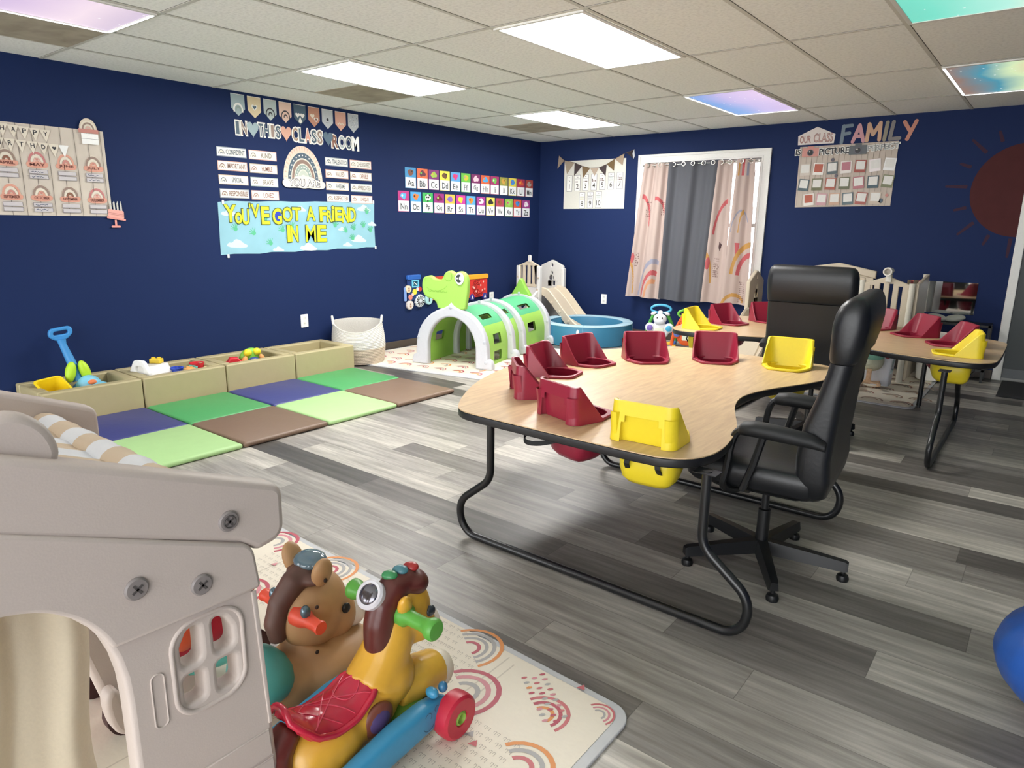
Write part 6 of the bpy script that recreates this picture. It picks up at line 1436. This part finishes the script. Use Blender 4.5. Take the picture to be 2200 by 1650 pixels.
# yellow horse: local origin under its middle, +y is forward
t = thing('ride_on_horse', 'yellow ride-on horse with red saddle, green grips and blue rails on the front mat', 'ride-on toy', (4.335, -6.66, ZM))
yb_, yd = M('#d9a53a', 0.28, spec=0.5), M('#e0b044', 0.22)
body = [('e', (0, -0.115, 0.098), (0.092, 0.125, 0.078)), ('e', (0, 0.0, 0.112), (0.08, 0.12, 0.076)), ('e', (0, 0.085, 0.165), (0.08, 0.085, 0.085)),
        ('t', [(0, 0.04, 0.16), (0, 0.08, 0.21), (0, 0.115, 0.27), (0, 0.13, 0.32)], [0.076, 0.07, 0.062, 0.055]),
        ('e', (0, 0.165, 0.325), (0.064, 0.075, 0.085)), ('t', [(0, 0.16, 0.33), (0, 0.195, 0.27), (0, 0.20, 0.235)], [0.064, 0.063, 0.052]),
        ('e', (0.05, -0.155, 0.068), (0.042, 0.08, 0.06)), ('e', (-0.05, -0.155, 0.068), (0.042, 0.08, 0.06))]
blob(body, yb_, 'body', t)
blob([('t', [(0.0, 0.11, 0.115), (0.01, 0.18, 0.105), (0.01, 0.245, 0.095)], [0.066, 0.064, 0.058]), ('e', (0.01, 0.245, 0.095), (0.058, 0.05, 0.058))], yd, 'front_leg', t)
b = B(); b.lathe([(0.0, 0.028), (0.045, 0.02), (0.056, 0.0), (0.054, -0.02)], M('#e6dcc8', 0.4), 20, Matrix.Translation((0.01, 0.278, 0.088)) @ Matrix.Rotation(-PI/2-0.1, 4, 'X')); b.build('hoof', t, 50)
b = B(); b.ell((0, 0.238, 0.252), (0.048, 0.04, 0.048), M('#efe4d6', 0.35)); b.build('muzzle', t, 60)
man = M('#5a2a24', 0.3)
blob([('t', [(0, 0.215, 0.385), (0, 0.175, 0.405), (0, 0.125, 0.40), (0.0, 0.09, 0.37), (0.0, 0.075, 0.32), (0.002, 0.068, 0.265), (0.004, 0.055, 0.20)], [0.030, 0.038, 0.042, 0.043, 0.042, 0.038, 0.016]), ('e', (0.0, 0.185, 0.395), (0.055, 0.05, 0.036))], man, 'mane', t, 0.006, 4)
for x, mt in ((0, 0), (1, 1), (2, 2)):
    b = B(); b.ell((-0.005+0.004*x, 0.12+0.034*x, 0.442-0.003*abs(x-1)), (0.022, 0.016, 0.012), (M('#3d8a55', 0.3), M('#4a7c86', 0.3), M('#a8302e', 0.3))[x], (0.2, 0, 0.5)); b.build('feather', t, 60)
for s in (-1, 1):
    b = B(); b.ell((0.056*s, 0.115, 0.375), (0.016, 0.022, 0.036), yb_, (0.3, 0.35*s, 0)); b.build('ear', t, 60)
    b = B(); b.xf = Matrix.Translation((0.035*s, 0.12, 0.345)) @ Matrix.Rotation(s*PI/2, 4, 'Y')
    b.lathe([(0.0, 0.0), (0.030, 0.0), (0.030, 0.022), (0.020, 0.036), (0.019, 0.085), (0.022, 0.098), (0.029, 0.112), (0.029, 0.124), (0.024, 0.130), (0.0, 0.131)], M('#5aa540', 0.4), 20, None, False); b.build('grip', t, 45)
    b = B(); b.ell((0.058*s, 0.205, 0.32), (0.01, 0.016, 0.016), M('#3a4048', 0.2)); b.build('eye', t, 60)
bn = Vector((0.15, -0.72, 0.62)).normalized(); bu = Vector((0.97, 0.2, 0)); bu = (bu-bn*bu.dot(bn)).normalized(); BTN = frame((-0.012, 0.062, 0.405), bu, bn.cross(bu), bn)
b = B(); b.xf = BTN
b.lathe([(0.038, -0.012), (0.039, 0.008), (0.034, 0.014), (0.027, 0.013)], M('#d9d6dc', 0.35), 32, None, False); bt = b.build('button_ring', t, 30)
b = B(); b.xf = BTN; b.ell((0, 0, 0.009), (0.028, 0.028, 0.011), M('#77757c', 0.15, metal=0.9)); b.build('button', bt, 60)
sad = M('#c2263f', 0.2, spec=0.6)
def lerp_tab(tab, q):
    for i in range(len(tab)-1):
        if q <= tab[i+1][0]:
            g = (q-tab[i][0])/(tab[i+1][0]-tab[i][0]); g = g*g*(3-2*g)*0.5+g*0.5; return tab[i][1]+(tab[i+1][1]-tab[i][1])*g
    return tab[-1][1]
SZ = [(0, 0.252), (0.08, 0.232), (0.2, 0.206), (0.4, 0.192), (0.65, 0.194), (0.9, 0.214), (1, 0.218)]
SW = [(0, 0.036), (0.06, 0.055), (0.2, 0.068), (0.6, 0.070), (0.85, 0.062), (0.96, 0.048), (1, 0.034)]
def sad_pt(s, q, lift=0.0):
    w_ = lerp_tab(SW, q); return (w_*s, -0.222+0.252*q, lerp_tab(SZ, q)-0.04*abs(s)**2.4*(0.6+0.4*math.sin(PI*q))+lift)
b = B(); b.grid(lambda s, q: sad_pt(2*s-1, q), 20, 28, sad, 0.02)
rim_ = [sad_pt(-1, k/24) for k in range(25)]+[sad_pt(-1+2*k/10, 1) for k in range(1, 10)]+[sad_pt(1, 1-k/24) for k in range(25)]+[sad_pt(1-2*k/10, 0) for k in range(1, 10)]
b.tube(rim_, 0.009, sad, 8, True); so = b.build('saddle', t, 60, fixn=True)
b = B(); sk = [[(0.0+(-0.5+u)*0.0-0.072+0.144*u, q, 0.0) for u in (0, 1)] for q in (0, 1)]
for k, (x0, y0, x1, y1) in enumerate(((-0.056, -0.17, 0.056, 0.0), (0.056, -0.17, -0.056, 0.0), (-0.062, -0.10, 0.0, -0.18), (0.062, -0.10, 0.0, -0.18), (-0.06, -0.06, 0.05, -0.16), (0.06, -0.06, -0.05, -0.16))):
    for lay, hx in ((0, '#e2556a'),):
        pts = []
        for q in range(11):
            x, y = x0+(x1-x0)*q/10, y0+(y1-y0)*q/10; qq = (y+0.222)/0.252; w_ = lerp_tab(SW, qq); pts.append(sad_pt(max(-1, min(1, x/w_)), qq, 0.0008))
        b.tube(pts, 0.0018, M('#d84a60', 0.25), 6)
b.tube([sad_pt(0.45*math.cos(2*PI*k/20)+0.05, 0.72+0.14*math.sin(2*PI*k/20), 0.0008) for k in range(20)], 0.0018, M('#d84a60', 0.25), 6, True)
b.build('stitching', so, 60)
b = B(); b.ell((0.069, 0.0, 0.115), (0.018, 0.05, 0.042), M('#7a4334', 0.4), (0.6, 0.0, -0.12)); b.ell((0.072, 0.0, 0.115), (0.018, 0.040, 0.033), M('#54436f', 0.35), (0.6, 0.0, -0.12)); b.build('patch', t, 60)
blob([('t', [(0, -0.20, 0.185), (0, -0.245, 0.15), (0.005, -0.262, 0.09), (0.005, -0.255, 0.03)], [0.03, 0.044, 0.05, 0.034])], M('#6a2f29', 0.35), 'tail', t, 0.007, 3)
blu_r = M('#3d8fb8', 0.35)
for s in (-1, 1):
    X0 = 0.125*s
    b = B(); rg = []
    for y, z, w_, h in ((-0.30, 0.045, 0.016, 0.03), (-0.22, 0.055, 0.022, 0.042), (-0.10, 0.072, 0.026, 0.05), (0.0, 0.086, 0.028, 0.054), (0.10, 0.093, 0.028, 0.05), (0.165, 0.092, 0.024, 0.042), (0.185, 0.088, 0.014, 0.03)):
        rg.append([(X0+w_*(abs(math.cos(a))**0.6)*(1 if math.cos(a) > 0 else -1), y, z+h*0.85*(abs(math.sin(a))**0.6)*(1 if math.sin(a) > 0 else -1)-0.01) for a in [2*PI*k/20 for k in range(20)]])
    b.loft(rg, blu_r, True); r_ = b.build('rail', t, 60)
    b = B(); b.ell((X0, 0.14, 0.137), (0.02, 0.014, 0.014), blu_r); b.ell((X0+0.008*s, 0.172, 0.14), (0.013, 0.013, 0.015), M('#356f96', 0.35)); b.build('rail_knob', r_, 60)
    if s == 1:
        b = B(); b.xf = frame((X0+0.0268, 0.10, 0.092), (0, 1, 0), (0, 0, 1), (1, 0, 0)); b.w = 0.0
        dkb = M('#23526e', 0.4); b.arc(0.0, 0.008, 0.010, 0.012, dkb, 0, 360, 14); b.arc(0.03, 0.018, 0.007, 0.009, dkb, 40, 240, 10); b.arc(0.0, -0.012, 0.018, 0.020, dkb, 200, 340, 10); b.build('rail_face', r_, 60)
    for y, r0 in ((0.185, 0.063), (-0.27, 0.05)):
        b = B(); b.xf = Matrix.Translation((X0+0.038*s, y, r0-0.001)) @ Matrix.Rotation(PI/2, 4, 'Y')
        b.lathe([(r0*0.3, -0.026), (r0*0.85, -0.026), (r0*0.97, -0.02), (r0, -0.01), (r0, 0.01), (r0*0.97, 0.02), (r0*0.85, 0.026), (r0*0.36, 0.026), (r0*0.3, 0.018)], M('#c02a40', 0.4), 32, None, False); w_ = b.build('wheel', t, 35)
        b = B(); b.xf = Matrix.Translation((X0+0.038*s, y, r0-0.001)) @ Matrix.Rotation(PI/2, 4, 'Y'); b.lathe([(0.0, -0.022), (r0*0.34, -0.022), (r0*0.34, 0.022), (r0*0.24, 0.027), (r0*0.2, 0.018), (0.0, 0.018)], M('#8fae4a', 0.4), 20, None, False); b.build('hub', w_, 35)
b = B(); b.box(-0.11, 0.165, 0.055, 0.11, 0.185, 0.075, BLACK); b.box(-0.11, -0.28, 0.035, 0.11, -0.26, 0.055, BLACK); b.build('axle', t, bevel=0.004)
blob([('e', (0.045, 0.12, 0.055), (0.055, 0.06, 0.03))], M('#6f9a3a', 0.4), 'foot_rest', t, 0.006, 2)
b = B(); b.ell((0.085, 0.05, 0.04), (0.018, 0.022, 0.016), M('#ddb7aa', 0.4)); b.ell((0.10, 0.01, 0.02), (0.012, 0.02, 0.012), M('#3d3d3a', 0.5)); b.build('pedal', t, 60)

# brown horse
t = thing('ride_on_horse', 'brown ride-on horse with dark mane and orange handles behind the yellow one', 'ride-on toy', (4.03, -6.62, ZM))
br, bm2, teal_ = M('#bb9164', 0.5), M('#62443a', 0.5), M('#4fa39b', 0.45)
blob([('e', (0, -0.04, 0.075), (0.105, 0.16, 0.075)), ('e', (0.02, 0.08, 0.075), (0.135, 0.15, 0.085)), ('e', (0.06, 0.15, 0.05), (0.10, 0.11, 0.06)), ('t', [(0, 0.02, 0.09), (0, 0.045, 0.15)], [0.095, 0.085])], br, 'body', t, 0.008)
b = B(); rg = []
blob([('e', (0, 0.045, 0.245), (0.088, 0.105, 0.118), (-0.25, 0, 0)), ('e', (0, 0.105, 0.205), (0.078, 0.075, 0.085))], br, 'head', t, 0.008)
b = B(); b.ell((0, 0.165, 0.195), (0.062, 0.062, 0.066), M('#e9e2d8', 0.4), (0.3, 0, 0)); b.build('muzzle', t, 60)
blob([('t', [(0, 0.095, 0.355), (0, 0.045, 0.372), (0, -0.01, 0.352), (-0.01, -0.052, 0.30), (-0.015, -0.067, 0.24), (-0.01, -0.066, 0.19)], [0.028, 0.038, 0.038, 0.034, 0.034, 0.024]), ('e', (0.0, 0.03, 0.36), (0.075, 0.045, 0.026))], bm2, 'mane', t, 0.006, 5)
b = B(); b.ell((0.0, 0.045, 0.398), (0.052, 0.042, 0.022), M('#5f7783', 0.12, coat=0.6), (0.15, 0, 0.2)); b.build('light_button', t, 60)
for s in (-1, 1):
    b = B(); b.ell((0.068*s, 0.035, 0.385), (0.022, 0.032, 0.05), br, (0.1, 0.35*s, 0)); b.build('ear', t, 60)
    b = B(); b.xf = Matrix.Translation((0.0, -0.025, 0.268)) @ Matrix.Rotation(s*PI/2, 4, 'Y') @ Matrix.Rotation(PI if s < 0 else 0, 4, 'Z')
    b.lathe([(0.032, 0.03), (0.028, 0.06), (0.019, 0.085), (0.017, 0.12), (0.020, 0.132), (0.018, 0.137), (0.0, 0.138)], M('#e8553c', 0.4), 18, None, False); g_ = b.build('handle', t, 45)
    b = B(); b.ell((0.075*s, -0.03, 0.295), (0.014, 0.014, 0.02), M('#6b7f8a', 0.2, metal=0.5)); b.build('clip', g_, 60)
    b = B(); b.ell((0.083*s, 0.10, 0.25), (0.008, 0.014, 0.016), BLACK); b.build('eye', t, 60)
b = B(); b.ell((0.0, -0.135, 0.125), (0.112, 0.08, 0.075), teal_); b.build('saddle', t, 60)
b = B()
for x, y, z in ((0.086, 0.0, 0.30), (0.088, -0.005, 0.225), (0.075, 0.0, 0.155), (0.09, 0.03, 0.37)): b.ell((x, y, z), (0.004, 0.006, 0.006), M('#3a2a22', 0.7))
b.build('screw_hole', t, 60)

# red ride-on car behind the playhouse wall
t = thing('ride_on_car', 'red ride-on toy with orange handle seen through the playhouse window', 'ride-on toy', (3.70, -6.83, ZM))
blob([('e', (0, 0.0, 0.15), (0.11, 0.22, 0.10)), ('e', (0, 0.12, 0.22), (0.09, 0.09, 0.10)), ('e', (0, -0.15, 0.18), (0.09, 0.08, 0.09))], M('#b8243c', 0.3), 'body', t, 0.009)
b = B(); b.tube([(-0.14, 0.16, 0.30), (0.0, 0.15, 0.285), (0.16, 0.16, 0.29)], [0.02, 0.028, 0.02], M('#e25a3a', 0.4), 12); b.build('handle', t, 60)
blob([('e', (0.10, -0.02, 0.20), (0.035, 0.05, 0.05)), ('e', (0.10, -0.01, 0.245), (0.016, 0.02, 0.02)), ('e', (0.11, 0.02, 0.24), (0.014, 0.016, 0.02))], M('#dd5a34', 0.4), 'bird_figure', t, 0.006, 2)
b = B(); b.lathe([(0.0, 0.03), (0.03, 0.026), (0.05, 0.0)], M('#5fc0b8', 0.2), 20, Matrix.Translation((0.095, 0.02, 0.10)) @ Matrix.Rotation(PI/2, 4, 'Y')); b.ell((0.07, 0.10, 0.085), (0.06, 0.10, 0.05), M('#5fc0b8', 0.3)); b.build('side_panel', t, 60)
for x in (-0.11, 0.11):
    for y in (-0.18, 0.17):
        b = B(); b.lathe([(0.03, -0.02), (0.062, -0.018), (0.062, 0.018), (0.03, 0.02)], M('#3a1a1c', 0.5), 20, Matrix.Translation((x, y, 0.062)) @ Matrix.Rotation(PI/2, 4, 'Y')); b.build('wheel', t, 40)
t = thing('flower_toy', 'small flower cluster toy in yellow, red and green on the mat between the horses', 'toy', (4.115, -6.415, ZM))
for k, (x, y, hx) in enumerate(((-0.045, -0.01, '#e0c23a'), (-0.015, 0.0, '#d0623a'), (0.012, 0.005, '#c0392e'), (0.04, 0.012, '#4d8a64'))):
    b = B()
    for q in range(5): b.ell((x+0.014*math.cos(q*1.256), y+0.014*math.sin(q*1.256), 0.02), (0.010, 0.010, 0.008), M(hx, 0.45))
    b.ell((x, y, 0.024), 0.008, M('#efe2a8', 0.5)); b.lathe([(0.012, 0.0), (0.01, 0.02)], M(hx, 0.45), 10, Matrix.Translation((x, y, 0))); b.build('flower', t, 60)

# blue ride-on toy at the right edge
t = thing('ride_on_car', 'blue rounded ride-on toy with black wheels at the right edge', 'ride-on toy', (5.838, -5.37, 0))
blob([('e', (0, 0, 0.20), (0.245, 0.245, 0.165)), ('e', (0.0, 0.0, 0.28), (0.20, 0.21, 0.09))], M('#2456a8', 0.4), 'body', t, 0.01)
b = B(); b.ell((0.03, 0.01, 0.31), (0.185, 0.19, 0.07), M('#1f7080', 0.45)); b.build('seat', t, 60)
for x, y in ((-0.085, -0.125), (0.14, -0.15), (-0.12, 0.15), (0.14, 0.15)):
    b = B(); b.lathe([(0.02, -0.018), (0.046, -0.016), (0.05, 0.0), (0.046, 0.016), (0.02, 0.018)], M('#161616', 0.6), 20, Matrix.Translation((x, y, 0.05)) @ Matrix.Rotation(PI/2, 4, 'Y')); w_ = b.build('wheel', t, 40)
    b = B(); b.box(x-0.022, y-0.012, 0.05, x+0.022, y+0.012, 0.10, M('#161616', 0.6)); b.build('fork', t, bevel=0.004)
